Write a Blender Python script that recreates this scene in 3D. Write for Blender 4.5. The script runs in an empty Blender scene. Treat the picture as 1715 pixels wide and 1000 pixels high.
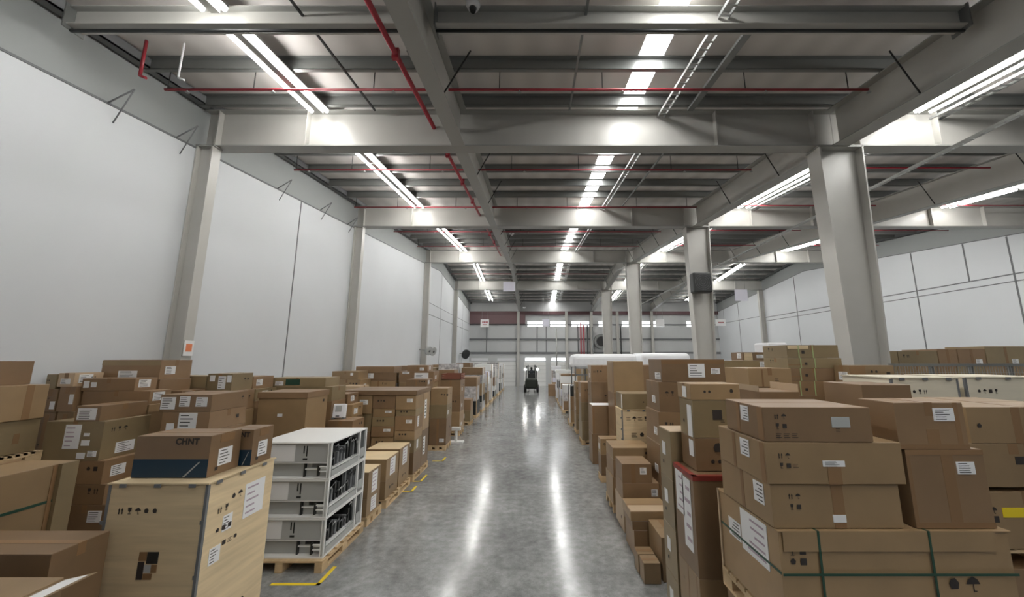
import bpy, bmesh, math, random
from mathutils import Vector, Matrix
random.seed(7)
sc = bpy.context.scene
COL = sc.collection
# ---------------------------------------------------------------- camera, world, exposure
HC = 2.8                                   # camera height
PITCH = math.radians(9.236); FPX = 615.0; U0 = 894.0
cs, sn = math.cos(PITCH), math.sin(PITCH)
cam_d = bpy.data.cameras.new('camera'); cam = bpy.data.objects.new('camera', cam_d); COL.objects.link(cam)
cam.location = (0, 0, HC); cam.rotation_euler = (math.radians(90) + PITCH, 0, 0)
cam_d.sensor_width = 36; cam_d.lens = 36 * FPX / 1715; cam_d.shift_x = -(U0 - 857.5) / 1715
cam_d.clip_start = .05; cam_d.clip_end = 200
sc.camera = cam
w = bpy.data.worlds.new('world'); sc.world = w; w.use_nodes = True
bg = w.node_tree.nodes['Background']; bg.inputs[0].default_value = (.86, .93, 1, 1); bg.inputs[1].default_value = .12
sc.view_settings.view_transform = 'Standard'; sc.view_settings.look = 'None'
sc.view_settings.gamma = 1; sc.view_settings.use_curve_mapping = False
sc.view_settings.exposure = .04
sc.cycles.use_denoising = True
sc.cycles.max_bounces = 9; sc.cycles.diffuse_bounces = 7; sc.cycles.glossy_bounces = 4
sc.cycles.sample_clamp_indirect = 6
LED = 46.0; SKY = 25.0

# ---------------------------------------------------------------- materials
def mat(name, col, rough=.6, metal=0, emit=None, spec=None, noise=None, rand=0, bump=None, wave=None, alpha=None):
    m = bpy.data.materials.new(name); m.use_nodes = True
    nt = m.node_tree; b = nt.nodes['Principled BSDF']
    b.inputs['Base Color'].default_value = (*col, 1); b.inputs['Roughness'].default_value = rough
    b.inputs['Metallic'].default_value = metal
    if spec is not None: b.inputs['Specular IOR Level'].default_value = spec
    if emit:
        b.inputs['Emission Color'].default_value = (*emit[0], 1); b.inputs['Emission Strength'].default_value = emit[1]
    tc = nt.nodes.new('ShaderNodeTexCoord')
    last = None
    def mult(fac_socket, lo, hi, prev):
        mr = nt.nodes.new('ShaderNodeMapRange'); mr.inputs['To Min'].default_value = lo; mr.inputs['To Max'].default_value = hi
        nt.links.new(fac_socket, mr.inputs['Value'])
        mx = nt.nodes.new('ShaderNodeMix'); mx.data_type = 'RGBA'; mx.blend_type = 'MULTIPLY'; mx.inputs[0].default_value = 1
        if prev is None: mx.inputs[6].default_value = (*col, 1)
        else: nt.links.new(prev, mx.inputs[6])
        nt.links.new(mr.outputs[0], mx.inputs[7]); return mx.outputs[2]
    if noise:
        for (scale, lo, hi, stretch) in noise:
            mp = nt.nodes.new('ShaderNodeMapping'); mp.inputs['Scale'].default_value = stretch
            nt.links.new(tc.outputs['Object'], mp.inputs[0])
            n = nt.nodes.new('ShaderNodeTexNoise'); n.inputs['Scale'].default_value = scale; n.inputs['Detail'].default_value = 5
            nt.links.new(mp.outputs[0], n.inputs['Vector'])
            r = nt.nodes.new('ShaderNodeMapRange'); r.inputs['From Min'].default_value = .3; r.inputs['From Max'].default_value = .7
            nt.links.new(n.outputs[0], r.inputs['Value'])
            last = mult(r.outputs[0], lo, hi, last)
    if rand:
        oi = nt.nodes.new('ShaderNodeObjectInfo')
        last = mult(oi.outputs['Random'], 1 - rand, 1 + rand, last)
    if wave:
        axis, scale, lo, hi = wave
        wv = nt.nodes.new('ShaderNodeTexWave'); wv.bands_direction = axis; wv.inputs['Scale'].default_value = scale
        nt.links.new(tc.outputs['Object'], wv.inputs[0])
        last = mult(wv.outputs[1], lo, hi, last)
    if last is not None: nt.links.new(last, b.inputs['Base Color'])
    if bump:
        n = nt.nodes.new('ShaderNodeTexNoise'); n.inputs['Scale'].default_value = bump[0]
        nt.links.new(tc.outputs['Object'], n.inputs['Vector'])
        bp = nt.nodes.new('ShaderNodeBump'); bp.inputs['Strength'].default_value = bump[1]; bp.inputs['Distance'].default_value = .01
        nt.links.new(n.outputs[0], bp.inputs['Height']); nt.links.new(bp.outputs[0], b.inputs['Normal'])
    return m
ONE = (1, 1, 1)
M = {}
M['card'] = mat('cardboard_kraft', (.295, .195, .10), .4, spec=.75, rand=.2, noise=[(3, .9, 1.08, ONE)])
M['card2'] = mat('cardboard_brown', (.235, .145, .075), .4, spec=.75, rand=.18, noise=[(3, .88, 1.08, ONE)])
M['card3'] = mat('cardboard_olive', (.25, .185, .098), .4, spec=.75, rand=.15, noise=[(3, .9, 1.08, ONE)])
M['cardlight'] = mat('cardboard_pale', (.5, .37, .24), .4, spec=.75, rand=.12, noise=[(3, .92, 1.06, ONE)])
M['ply'] = mat('plywood', (.70, .55, .34), .55, rand=.05, noise=[(6, .86, 1.08, (.25, .25, 3))])
M['plywhite'] = mat('pale_plywood', (.72, .66, .53), .6, noise=[(6, .92, 1.06, (.3, .3, 2))])
M['wood'] = mat('pallet_pine', (.62, .45, .26), .7, rand=.12, noise=[(8, .8, 1.12, (1, .2, 1))])
M['tape'] = mat('packing_tape', (.25, .145, .07), .35, rand=.1)
M['paper'] = mat('label_paper', (.82, .82, .82), .6)
M['ink'] = mat('print_ink', (.035, .028, .025), .6)
M['inkred'] = mat('pale_ink', (.45, .36, .42), .6)
M['blue'] = mat('blue_print', (.004, .03, .06), .5)
M['greenstrap'] = mat('green_strap', (.022, .07, .045), .35)
M['whitestrap'] = mat('white_edge_tape', (.8, .78, .74), .4)
M['redtape'] = mat('red_tape', (.24, .035, .025), .4)
M['yellowtape'] = mat('yellow_floor_tape', (.85, .62, .03), .5)
M['yellow'] = mat('yellow_label', (.85, .65, .02), .5)
M['film'] = mat('white_stretch_film', (.85, .86, .88), .35, bump=(6, .8))
M['greyfilm'] = mat('clear_wrapped_goods', (.62, .60, .60), .3, bump=(8, 1), rand=.25, noise=[(7, .45, 1.2, ONE)])
M['steel'] = mat('painted_steel_grey', (.34, .34, .32), .42, rand=.03)
M['steelw'] = mat('painted_steel_pale', (.49, .48, .45), .35, noise=[(1.2, .93, 1.04, ONE)])
M['galv'] = mat('galvanised_purlin', (.21, .215, .21), .38, metal=.35)
M['deck'] = mat('roof_lining', (.57, .54, .515), .6, wave=('X', .55, .90, 1.03))
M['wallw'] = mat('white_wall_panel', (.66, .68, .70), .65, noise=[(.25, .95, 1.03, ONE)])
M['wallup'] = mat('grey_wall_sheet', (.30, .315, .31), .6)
M['walle'] = mat('end_wall_sheet', (.55, .56, .56), .6, noise=[(.4, .92, 1.04, ONE)])
M['joint'] = mat('wall_joint', (.16, .165, .17), .7)
M['dark'] = mat('dark_gap', (.02, .02, .02), .7)
M['black'] = mat('black_plastic', (.02, .022, .022), .45)
M['red'] = mat('red_pipe_paint', (.30, .022, .035), .35)
M['pipe'] = mat('galvanised_pipe', (.38, .385, .38), .35, metal=.4)
M['white'] = mat('white_plastic', (.8, .8, .82), .4)
M['lav'] = mat('sign_white', (.72, .71, .80), .5)
M['cab'] = mat('white_powder_steel', (.80, .80, .78), .35)
M['cabgrey'] = mat('grey_powder_steel', (.42, .43, .42), .4)
M['led'] = mat('led_tube', (1, 1, 1), .4, emit=((1, .99, .96), LED))
M['skyl'] = mat('rooflight_glow', (1, 1, 1), .4, emit=((1, 1, .98), SKY))
M['window'] = mat('daylit_window', (1, 1, 1), .3, emit=((.95, .97, 1), 5))
M['lamp'] = mat('head_lamp', (1, 1, 1), .3, emit=((1, .98, .92), 60))
M['skin'] = mat('skin', (.5, .3, .21), .6)
M['cloth'] = mat('dark_workwear', (.03, .035, .04), .8)
M['tyre'] = mat('tyre_rubber', (.015, .015, .015), .8)
M['orange'] = mat('orange_print', (.75, .23, .10), .5)
M['truck'] = mat('dark_truck_paint', (.015, .02, .014), .35)
# polished concrete
def floor_mat():
    m = bpy.data.materials.new('polished_concrete'); m.use_nodes = True; nt = m.node_tree; b = nt.nodes['Principled BSDF']
    tc = nt.nodes.new('ShaderNodeTexCoord')
    def noise(s, d=8): 
        n = nt.nodes.new('ShaderNodeTexNoise'); n.inputs['Scale'].default_value = s; n.inputs['Detail'].default_value = d
        n.inputs['Roughness'].default_value = .65
        nt.links.new(tc.outputs['Object'], n.inputs['Vector']); return n
    def ramp(sock, a, b_, lo, hi):
        r = nt.nodes.new('ShaderNodeMapRange'); r.inputs['From Min'].default_value = a; r.inputs['From Max'].default_value = b_
        r.inputs['To Min'].default_value = lo; r.inputs['To Max'].default_value = hi; nt.links.new(sock, r.inputs[0]); return r.outputs[0]
    def mul(a, b_):
        x = nt.nodes.new('ShaderNodeMath'); x.operation = 'MULTIPLY'; nt.links.new(a, x.inputs[0]); nt.links.new(b_, x.inputs[1]); return x.outputs[0]
    v = mul(ramp(noise(.9).outputs[0], .3, .7, .7, 1.22), ramp(noise(7).outputs[0], .3, .7, .66, 1.3))
    v = mul(v, ramp(noise(60, 3).outputs[0], .3, .75, .85, 1.12))
    mx = nt.nodes.new('ShaderNodeMix'); mx.data_type = 'RGBA'; mx.blend_type = 'MULTIPLY'; mx.inputs[0].default_value = 1
    mx.inputs[6].default_value = (.27, .275, .27, 1); nt.links.new(v, mx.inputs[7]); nt.links.new(mx.outputs[2], b.inputs['Base Color'])
    nt.links.new(ramp(noise(4).outputs[0], .3, .7, .10, .22), b.inputs['Roughness'])
    b.inputs['Specular IOR Level'].default_value = .75
    bp = nt.nodes.new('ShaderNodeBump'); bp.inputs['Strength'].default_value = .12; bp.inputs['Distance'].default_value = .004
    nt.links.new(noise(14, 3).outputs[0], bp.inputs['Height']); nt.links.new(bp.outputs[0], b.inputs['Normal'])
    return m
M['floor'] = floor_mat()

# ---------------------------------------------------------------- helpers
def ab(u, v):
    xp = (u - U0) / FPX; yp = (500 - v) / FPX
    Y = cs - sn * yp; return xp / Y, (sn + cs * yp) / Y
def PX(u, v, d): return ab(u, v)[0] * d
def PZ(v, d): return HC + ab(U0, v)[1] * d
class MB:
    def __init__(s): s.v = []; s.f = []; s.m = []; s.sm = []
    def quad(s, pts, mi=0, smooth=False):
        n = len(s.v); s.v += [tuple(p) for p in pts]; s.f.append(tuple(range(n, n + len(pts)))); s.m.append(mi); s.sm.append(smooth)
    def box(s, x0, x1, y0, y1, z0, z1, mi=0, R=None):
        if x0 > x1: x0, x1 = x1, x0
        if y0 > y1: y0, y1 = y1, y0
        if z0 > z1: z0, z1 = z1, z0
        P = [Vector(p) for p in ((x0,y0,z0),(x1,y0,z0),(x1,y1,z0),(x0,y1,z0),(x0,y0,z1),(x1,y0,z1),(x1,y1,z1),(x0,y1,z1))]
        if R is not None: P = [R @ p for p in P]
        n = len(s.v); s.v += [tuple(p) for p in P]
        for f in ((3,2,1,0),(4,5,6,7),(0,1,5,4),(1,2,6,5),(2,3,7,6),(3,0,4,7)):
            s.f.append(tuple(n + i for i in f)); s.m.append(mi); s.sm.append(False)
        return s
    def sbox(s, x0, x1, ya, yb, za0, za1, zb0, zb1, mi=0):   # box sloping along Y
        P = [(x0,ya,za0),(x1,ya,za0),(x1,yb,zb0),(x0,yb,zb0),(x0,ya,za1),(x1,ya,za1),(x1,yb,zb1),(x0,yb,zb1)]
        n = len(s.v); s.v += P
        for f in ((3,2,1,0),(4,5,6,7),(0,1,5,4),(1,2,6,5),(2,3,7,6),(3,0,4,7)):
            s.f.append(tuple(n + i for i in f)); s.m.append(mi); s.sm.append(False)
        return s
    def cyl(s, p0, p1, r, n=10, mi=0, r1=None):
        p0, p1 = Vector(p0), Vector(p1); a = (p1 - p0).normalized()
        t = Vector((0,0,1)) if abs(a.z) < .9 else Vector((1,0,0)); e = a.cross(t).normalized(); g = a.cross(e)
        r1 = r if r1 is None else r1; b = len(s.v)
        for (p, q) in ((p0, r), (p1, r1)):
            for i in range(n):
                t = 2 * math.pi * i / n; s.v.append(tuple(p + e * q * math.cos(t) + g * q * math.sin(t)))
        for i in range(n):
            j = (i + 1) % n; s.f.append((b + i, b + n + i, b + n + j, b + j)); s.m.append(mi); s.sm.append(True)
        s.f.append(tuple(b + i for i in range(n))); s.m.append(mi); s.sm.append(False)
        s.f.append(tuple(b + n + i for i in reversed(range(n)))); s.m.append(mi); s.sm.append(False)
        return s
    def bar(s, p0, p1, w, h, mi=0):
        p0, p1 = Vector(p0), Vector(p1); a = p1 - p0; L = a.length
        R = Matrix.Translation(p0) @ a.to_track_quat('X', 'Z').to_matrix().to_4x4()
        return s.box(0, L, -w/2, w/2, -h/2, h/2, mi, R)
    def build(s, name, mats, parent=None, loc=None, rz=0):
        me = bpy.data.meshes.new(name)
        if loc is not None and parent is None:
            pass
        me.from_pydata(s.v, [], s.f)
        if not isinstance(mats, (list, tuple)): mats = [mats]
        for m in mats: me.materials.append(M[m] if isinstance(m, str) else m)
        me.polygons.foreach_set('material_index', s.m); me.polygons.foreach_set('use_smooth', s.sm); me.update()
        o = bpy.data.objects.new(name, me); COL.objects.link(o)
        if parent: o.parent = parent
        if loc: o.location = loc
        o.rotation_euler.z = rz
        return o
def bevel(o, wd, seg=1):
    b = o.modifiers.new('edge', 'BEVEL'); b.width = wd; b.segments = seg; b.limit_method = 'ANGLE'
def tag(o, label, cat, group=None, kind=None):
    if label: o['label'] = label
    if cat: o['category'] = cat
    if group: o['group'] = group
    if kind: o['kind'] = kind
    return o
def thing(name, label, cat, loc=(0,0,0), rz=0, group=None):
    o = bpy.data.objects.new(name, None); COL.objects.link(o); o.location = loc; o.rotation_euler.z = rz
    return tag(o, label, cat, group)
def struct(o): o['kind'] = 'structure'; return o
def copy_tree(o, parent=None):
    c = o.copy(); COL.objects.link(c)
    if parent: c.parent = parent
    for ch in list(o.children): copy_tree(ch, c)
    return c

# ---------------------------------------------------------------- the hall
XL, XR, YN, YR, YE = -6.7, 19.3, -5.0, 25.6, 38.4
def rb(y): return 6.26 + .107 * y if y <= YR else 6.26 + .107 * (2 * YR - y)
MB().box(XL, XR, YN, YE, -.1, 0).build('floor', 'floor')['kind'] = 'structure'
j = MB()
for y in (2.2, 8.3, 14.4, 20.5, 26.6, 32.7): j.box(XL, XR, y, y + .006, 0, .0006)
for x in (-5.4, 6.2, 12): j.box(x, x + .006, YN, YE, 0, .0006)
struct(j.build('trim_1', 'dark'))
# left wall: white panel below, dimmer sheet above
for nm, x0, x1 in (('left', XL - .2, XL), ('right', XR, XR + .2)):
    b = MB()
    for ya, yb in ((YN, YR), (YR, YE)):
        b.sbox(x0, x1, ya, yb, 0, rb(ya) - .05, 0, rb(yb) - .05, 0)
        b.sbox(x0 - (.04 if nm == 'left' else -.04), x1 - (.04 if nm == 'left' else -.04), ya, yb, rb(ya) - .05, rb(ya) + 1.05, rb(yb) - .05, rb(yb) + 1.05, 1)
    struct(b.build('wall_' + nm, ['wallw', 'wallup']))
b = MB(); b.box(XL, XR, YE, YE + .2, 0, rb(YE) + 1.05)
struct(b.build('wall_end', 'walle'))
# top-of-panel joint lines and vertical joints
t = MB()
for ya, yb in ((YN, YR), (YR, YE)): t.sbox(XL, XL + .012, ya, yb, rb(ya) - .075, rb(ya) - .04, rb(yb) - .075, rb(yb) - .04)
struct(t.build('trim_2', 'joint'))
t = MB()
t.box(XL, XL + .006, 9.98, 10.02, 0, rb(10) - .06); t.box(XL, XL + .006, 26.2, 26.25, 0, rb(26) - .1); t.box(XL, XL + .006, 34.4, 34.45, 0, rb(34) - .1)
t.box(XL, XL + .006, 22.4, 38, 5.55, 5.59); t.box(XL, XL + .006, 22.4, 38, 6.3, 6.33)
struct(t.build('trim_3', 'joint'))
t = MB()
for y in (10, 14.4, 18.2, 26.7, 34.4): t.box(XR - .008, XR, y - .03, y + .03, 0, rb(y) - .1)
t.box(XR - .008, XR, 15.9, 15.96, 6.15, rb(16) - .1); t.box(XR - .008, XR, 12, 30.4, 6.12, 6.17); t.box(XR - .008, XR, 12, 30.4, 5.83, 5.87); t.box(XR - .008, XR, 30.4, 38, 6.3, 6.34)
for ya, yb in ((8, YR), (YR, YE)): t.sbox(XR - .012, XR, ya, yb, rb(ya) - .075, rb(ya) - .04, rb(yb) - .075, rb(yb) - .04)
struct(t.build('trim_4', 'joint'))
# roof deck with rooflight strips left open for the panels
RLX = (1.78, 2.2)
d = MB()
for ya, yb in ((YN, YR), (YR, YE)):
    for xa, xb in ((XL, RLX[0]), (RLX[1], XR)):
        d.sbox(xa, xb, ya, yb, rb(ya) + 1.02, rb(ya) + 1.1, rb(yb) + 1.02, rb(yb) + 1.1)
struct(d.build('ceiling', 'deck'))
BAYS = [(YN, 6.9), (6.9, 13.27), (13.27, 22.1), (22.1, 30.5), (30.5, YE)]
ORD = ['nearest', 'second', 'third', 'fourth', 'fifth']
n = 0
for bi, (ya, yb) in enumerate(BAYS):
    segs = [(ya, yb)] if not (ya < YR < yb) else [(ya, YR), (YR, yb)]
    for (p, q) in segs:
        n += 1
        struct(MB().sbox(RLX[0], RLX[1], p, q, rb(p) + 1.03, rb(p) + 1.06, rb(q) + 1.03, rb(q) + 1.06).build('window_%d' % n, 'skyl'))

# columns, girders, rafters
GY = [6.9, 13.27, 22.1, 30.5, 38.1]
def hcol(y, xa0, xa1, xb0, xb1, z1, fw, label, fl_right=True):
    """tapered H column: bottom spans xa0..xa1, top xb0..xb1"""
    o = thing('steel_column', label, 'column', ((xa0 + xa1) / 2, y, 0)); cx = (xa0 + xa1) / 2
    def fl(a, b_, name):
        t = .03; m = MB(); P = []
        for z, x in ((0, a), (z1, b_)):
            P += [(x - t/2 - cx, -fw/2, z), (x + t/2 - cx, -fw/2, z), (x + t/2 - cx, fw/2, z), (x - t/2 - cx, fw/2, z)]
        m.v += P
        for f in ((3,2,1,0),(4,5,6,7),(0,1,5,4),(1,2,6,5),(2,3,7,6),(3,0,4,7)): m.f.append(f); m.m.append(0); m.sm.append(False)
        m.build(name, 'steelw', o)
    fl(xa0 + .015, xb0 + .015, 'flange'); fl(xa1 - .015, xb1 - .015, 'flange')
    m = MB(); m.v += [(xa0 + .03 - cx, -.012, 0), (xa1 - .03 - cx, -.012, 0), (xa1 - .03 - cx, .012, 0), (xa0 + .03 - cx, .012, 0),
                      (xb0 + .03 - cx, -.012, z1), (xb1 - .03 - cx, -.012, z1), (xb1 - .03 - cx, .012, z1), (xb0 + .03 - cx, .012, z1)]
    for f in ((3,2,1,0),(4,5,6,7),(0,1,5,4),(1,2,6,5),(2,3,7,6),(3,0,4,7)): m.f.append(f); m.m.append(0); m.sm.append(False)
    m.build('web', 'steelw', o)
    MB().box(xa0 - cx - .06, xa1 - cx + .06, -fw/2 - .04, fw/2 + .04, 0, .025).build('base_plate', 'steel', o)
    MB().box(xb0 - cx - .02, xb1 - cx + .02, -fw/2, fw/2, z1 - .03, z1).build('cap_plate', 'steel', o)
    return o
for i, y in enumerate(GY[:4]):
    hcol(y - .1, XL + .01, XL + .34, XL + .01, XL + .34, rb(y) - .01, .2, 'pale grey steel column against the white left wall, %s from the camera' % ORD[i])
for i, y in enumerate(GY[:4]):
    xs = 5.72
    hcol(y, xs + .12, xs + .66, xs - .04, xs + .84, rb(y) - .01, .34, 'free-standing pale grey steel column right of the aisle, %s from the camera' % ORD[i])
for i, y in enumerate(GY[1:4]):
    hcol(y, XR - .4, XR - .02, XR - .4, XR - .02, rb(y) - .01, .22, 'grey steel column against the white right wall, under the %s girder' % ORD[i + 1])
def girder(y, x0, x1, stiff, label):
    z0 = rb(y); z1 = z0 + .8
    o = thing('roof_girder', label, 'beam', ((x0 + x1) / 2, y, z0)); cx = (x0 + x1) / 2
    MB().box(x0 - cx, x1 - cx, -.01, .01, .02, .78).build('web', 'steelw', o)
    MB().box(x0 - cx, x1 - cx, -.14, .14, 0, .02).build('flange', 'steel', o)
    MB().box(x0 - cx, x1 - cx, -.14, .14, .78, .8).build('flange', 'steel', o)
    for x in stiff: MB().box(x - cx - .01, x - cx + .01, -.13, .13, .02, .78).build('stiffener', 'steelw', o)
for i, y in enumerate(GY[:4]):
    girder(y, XL + .02, 6.115, (XL + .3, -4.6, 3.7, 5.68), 'deep grey roof girder over the aisle, %s from the camera' % ORD[i])
    girder(y, 6.125, XR - .03, (6.56, 8.2, 10.5, 15, 17), 'deep grey roof girder over the right bays, %s from the camera' % ORD[i])
def rafter(x, ya, yb, fw, label, dep=.8):
    o = thing('roof_rafter', label, 'beam', (x, (ya + yb) / 2, 0)); cy = (ya + yb) / 2
    z = lambda y: rb(y)
    zz = [z(ya), z(yb)]
    MB().sbox(-.01, .01, ya - cy, yb - cy, zz[0] + .02, zz[0] + .78, zz[1] + .02, zz[1] + .78).build('web', 'steelw', o)
    MB().sbox(-fw/2, fw/2, ya - cy, yb - cy, zz[0], zz[0] + .02, zz[1], zz[1] + .02).build('flange', 'steel', o)
    MB().sbox(-fw/2, fw/2, ya - cy, yb - cy, zz[0] + .78, zz[0] + .8, zz[1] + .78, zz[1] + .8).build('flange', 'steel', o)
    k = 0; y = ya + 1.3
    while y < yb - .6:
        for s in (-1, 1): MB().cyl((s * fw * .4, y - cy, z(y) + .04), (s * .5, y - cy, z(y) + .79), .012, 6).build('brace', 'dark', o)
        y += 2.2
for i, (ya, yb) in enumerate(BAYS):
    ya2, yb2 = ya + (.16 if i else 0), yb - (.16 if i < 4 else .02)
    parts = [(ya2, yb2, '')] if not (ya2 < YR < yb2) else [(ya2, YR - .005, ' rising part'), (YR + .005, yb2, ' falling part')]
    for (p, q, e) in parts:
        rafter(-1.5, p, q, .26, 'long sloping rafter above the aisle, %s bay%s' % (ORD[i], e))
        rafter(6.12, p, q, .34, 'sloping rafter along the free-standing column tops, %s bay%s' % (ORD[i], e))
        rafter(12.3, p, q, .26, 'sloping rafter midway over the right bays, %s bay%s' % (ORD[i], e))
# purlins
def purlin(y, label=None):
    z = rb(y) + .81; m = MB()
    m.box(XL, XR, y - .003, y + .003, z, z + .2); m.box(XL, XR, y - .003, y + .07, z, z + .006); m.box(XL, XR, y - .07, y + .003, z + .194, z + .2)
    return struct(m.build('roof_purlin', 'galv'))
py = [-1.0, .1, 1.2, 2.3, 3.35, 5.55, 6.6]
y = 7.7
while y < YE - .3:
    if not any(abs(y - g) < .16 for g in GY): py.append(y)
    y += 1.1
for y in py: tag(purlin(y), 'thin dark purlin carrying the roof sheets', 'beam', 'roof purlins')
# deeper strut beam of the nearest bay
for (xa, xb, lb) in ((XL + .35, -1.66, 'left of the aisle rafter'), (-1.34, 5.9, 'between the aisle rafter and column-top rafter')):
    o = thing('strut_beam', 'shallow steel strut beam under the nearest roof sheets, %s' % lb, 'beam', ((xa + xb)/2, 4.4, rb(4.4) + .55)); cx = (xa + xb)/2
    MB().box(xa - cx, xb - cx, -.006, .006, .01, .27).build('web', 'steelw', o)
    MB().box(xa - cx, xb - cx, -.09, .09, 0, .012).build('flange', 'steelw', o)
    MB().box(xa - cx, xb - cx, -.09, .09, .27, .282).build('flange', 'steel', o)
    MB().box(xa - cx - .01, xa - cx + .01, -.12, .12, -.05, .3).build('end_plate', 'galv', o)
    MB().box(xb - cx - .01, xb - cx + .01, -.12, .12, -.05, .3).build('end_plate', 'galv', o)
    MB().cyl((xa - cx, -.02, -.05), (xb - cx, -.02, -.05), .022, 8).build('conduit', 'black', o)
# eave beams along both wall heads
for x0, x1, sd in ((XL + .01, XL + .16, 'left'), (XR - .16, XR - .01, 'right')):
    m = MB()
    for ya, yb in ((YN, YR), (YR, YE - .03)): m.sbox(x0, x1, ya, yb, rb(ya) + .82, rb(ya) + .85, rb(yb) + .82, rb(yb) + .85).sbox(x0, x0 + .02, ya, yb, rb(ya) + .82, rb(ya) + 1.0, rb(yb) + .82, rb(yb) + 1.0).sbox(x1 - .02, x1, ya, yb, rb(ya) + .82, rb(ya) + 1.0, rb(yb) + .82, rb(yb) + 1.0)
    tag(m.build('eave_beam', 'joint'), 'dark eave beam running along the head of the %s wall' % sd, 'beam')
# slim struts running along the slope
def along(x, ya, yb, off, w_, h_, name, matn, label, cat):
    m = MB()
    for p, q in ([(ya, yb)] if not (ya < YR < yb) else [(ya, YR), (YR, yb)]):
        m.sbox(x - w_/2, x + w_/2, p, q, rb(p) + off, rb(p) + off + h_, rb(q) + off, rb(q) + off + h_)
    return tag(m.build(name, matn), label, cat)
along(3.15, 4.52, 6.7, .74, .12, .05, 'sag_strut', 'galv', 'flat grey strut crossing the nearest purlins, beside the rooflight', 'strut')
along(.72, 2, 6.7, .76, .035, .035, 'sag_rod', 'galv', 'thin dark rod crossing the nearest purlins between rafter and rooflight', 'strut')
along(-3.2, 2, 6.7, .74, .03, .03, 'sag_rod', 'black', 'thin black cable crossing the nearest purlins left of the aisle rafter', 'cable')
along(3.3, 7.1, 13.1, .74, .04, .04, 'sag_rod', 'galv', 'thin grey rod under the second bay purlins right of the rooflight', 'strut')
# wall fly braces on left wall head
for k, y in enumerate((5.2, 6.3, 9.0, 10.9, 12.6)):
    m = MB(); m.cyl((XL, y, rb(y) - .06), (XL + .33, y + .05, rb(y) + .22), .012, 6); m.cyl((XL, y + .12, rb(y) - .32), (XL + .33, y + .05, rb(y) + .22), .010, 6)
    tag(m.build('wall_brace', 'joint'), 'thin dark brace at the left wall head, %s' % ('before the nearest column, farther one', 'just before the nearest column', 'first beyond the nearest column', 'just beyond the wall joint', 'just before the second column')[k], 'brace', 'braces on the left wall head')

# light rows
def batten(x, ya, yb, label, group):
    y = (ya + yb) / 2; L = yb - ya; zc = rb(y) + .73
    o = thing('led_batten', label, 'light', (x, y, zc), 0, group); o.rotation_euler.x = math.atan((rb(yb) - rb(ya)) / L)
    MB().box(-.18, .18, -L/2, L/2, .02, .05).box(-.06, .06, -L/2, L/2, -.045, .02).build('housing', 'steel', o)
    for s in (-1, 1): MB().cyl((s * .15, -L/2 + .03, -.02), (s * .15, L/2 - .03, -.02), .032, 10).build('tube', 'led', o)
    return o
for (x, wh, skip) in ((-4.3, 'above the left goods', 0), (7.8, 'just right of the free-standing columns', 1), (15.4, 'towards the right wall', 2)):
    for i, (ya, yb) in enumerate(BAYS):
        a, b_ = max(ya, 1.0) + .2, yb - .2
        if i == 4: b_ = 36.6
        nseg = max(2, round((b_ - a) / 2.1)); st = (b_ - a) / nseg
        if i == 0: nseg = 3
        for k in range(nseg):
            p, q = a + k * st, a + (k + 1) * st - .04
            if i == 0: p, q = ((1.2, 2.7), (2.74, 4.28), (4.52, 6.7))[k]
            if p < YR < q: continue
            batten(x, p, q, 'twin-tube roof light %s, %s bay, %s in it' % (wh, ORD[i], ('first','second','third','fourth','fifth')[k]), 'twin-tube roof lights')
# cable trays
def tray(x, ya, yb, off, w_, label, flat=None):
    o = thing('cable_tray', label, 'cable tray', (x, ya, 0))
    for s in (-1, 1):
        m = MB()
        for p, q in ([(ya, yb)] if not (ya < YR < yb) else [(ya, YR), (YR, yb)]):
            z0, z1 = (flat, flat) if flat else (rb(p) + off, rb(q) + off)
            m.sbox(s * w_/2 - .006, s * w_/2 + .006, p - ya, q - ya, z0, z0 + .05, z1, z1 + .05)
        m.build('side_rail', 'pipe', o)
    m = MB(); y = ya + .1
    while y < yb:
        z = flat if flat else rb(y) + off; m.box(-w_/2, w_/2, y - ya, y - ya + .03, z, z + .012); y += .16
    m.build('rungs', 'pipe', o)['kind'] = 'stuff'
tray(2.62, 1.5, 36.5, .70, .14, 'narrow ladder cable tray beside the bright rooflight strip')
tray(8.28, 1.5, 36.5, .66, .22, 'ladder cable tray beside the right row of roof lights')
tray(7.75, 3.6, 30, 0, .07, 'level perforated tray hanging below the girders at right', flat=6.62)
# red sprinkler pipes
m = MB(); m.cyl((0, 1.2, rb(1.2) + .48), (0, YR, rb(YR) + .48), .04, 10)
o = tag(m.build('sprinkler_pipe', 'red'), 'long red sprinkler main running beside the aisle rafter', 'pipe'); o.location.x = -2.05
for y in (2.4, 3.6, 4.8, 8.1, 9.9, 11.6, 14.6, 16.4, 18.2):
    MB().box(-.05, .05, y - .03, y + .03, rb(y) + .40, rb(y) + .57).build('pipe_clamp', 'red', o)
for k, y in enumerate((5.75, 9.2, 12.5, 16.2, 19.6, 24.2, 28.0)):
    z = rb(y) + .56
    o = tag(MB().cyl((XL + .25, 0, 0), (5.85, 0, 0), .022, 8).build('sprinkler_branch', 'red', loc=(0, y, z)), 'red sprinkler branch pipe crossing the roof in front of the %s' % ('nearest girder', 'second girder, further from it', 'second girder, close to it', 'third girder, further from it', 'third girder, close to it', 'fourth girder, beyond the third', 'fourth girder, close to it')[k], 'pipe')
    for x in (-6.4, -4.9, -2.8, -.6, 1.2, 3.7, 5.5):
        h = MB().cyl((x, 0, 0), (x, 0, .44), .008, 6)
        h.build('hanger_rod', 'dark', o)
        sx = x + .35
        MB().cyl((sx, 0, 0), (sx, 0, -.05), .012, 6).cyl((sx, 0, -.05), (sx, 0, -.058), .035, 8).build('sprinkler_head', 'pipe', o)
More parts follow.
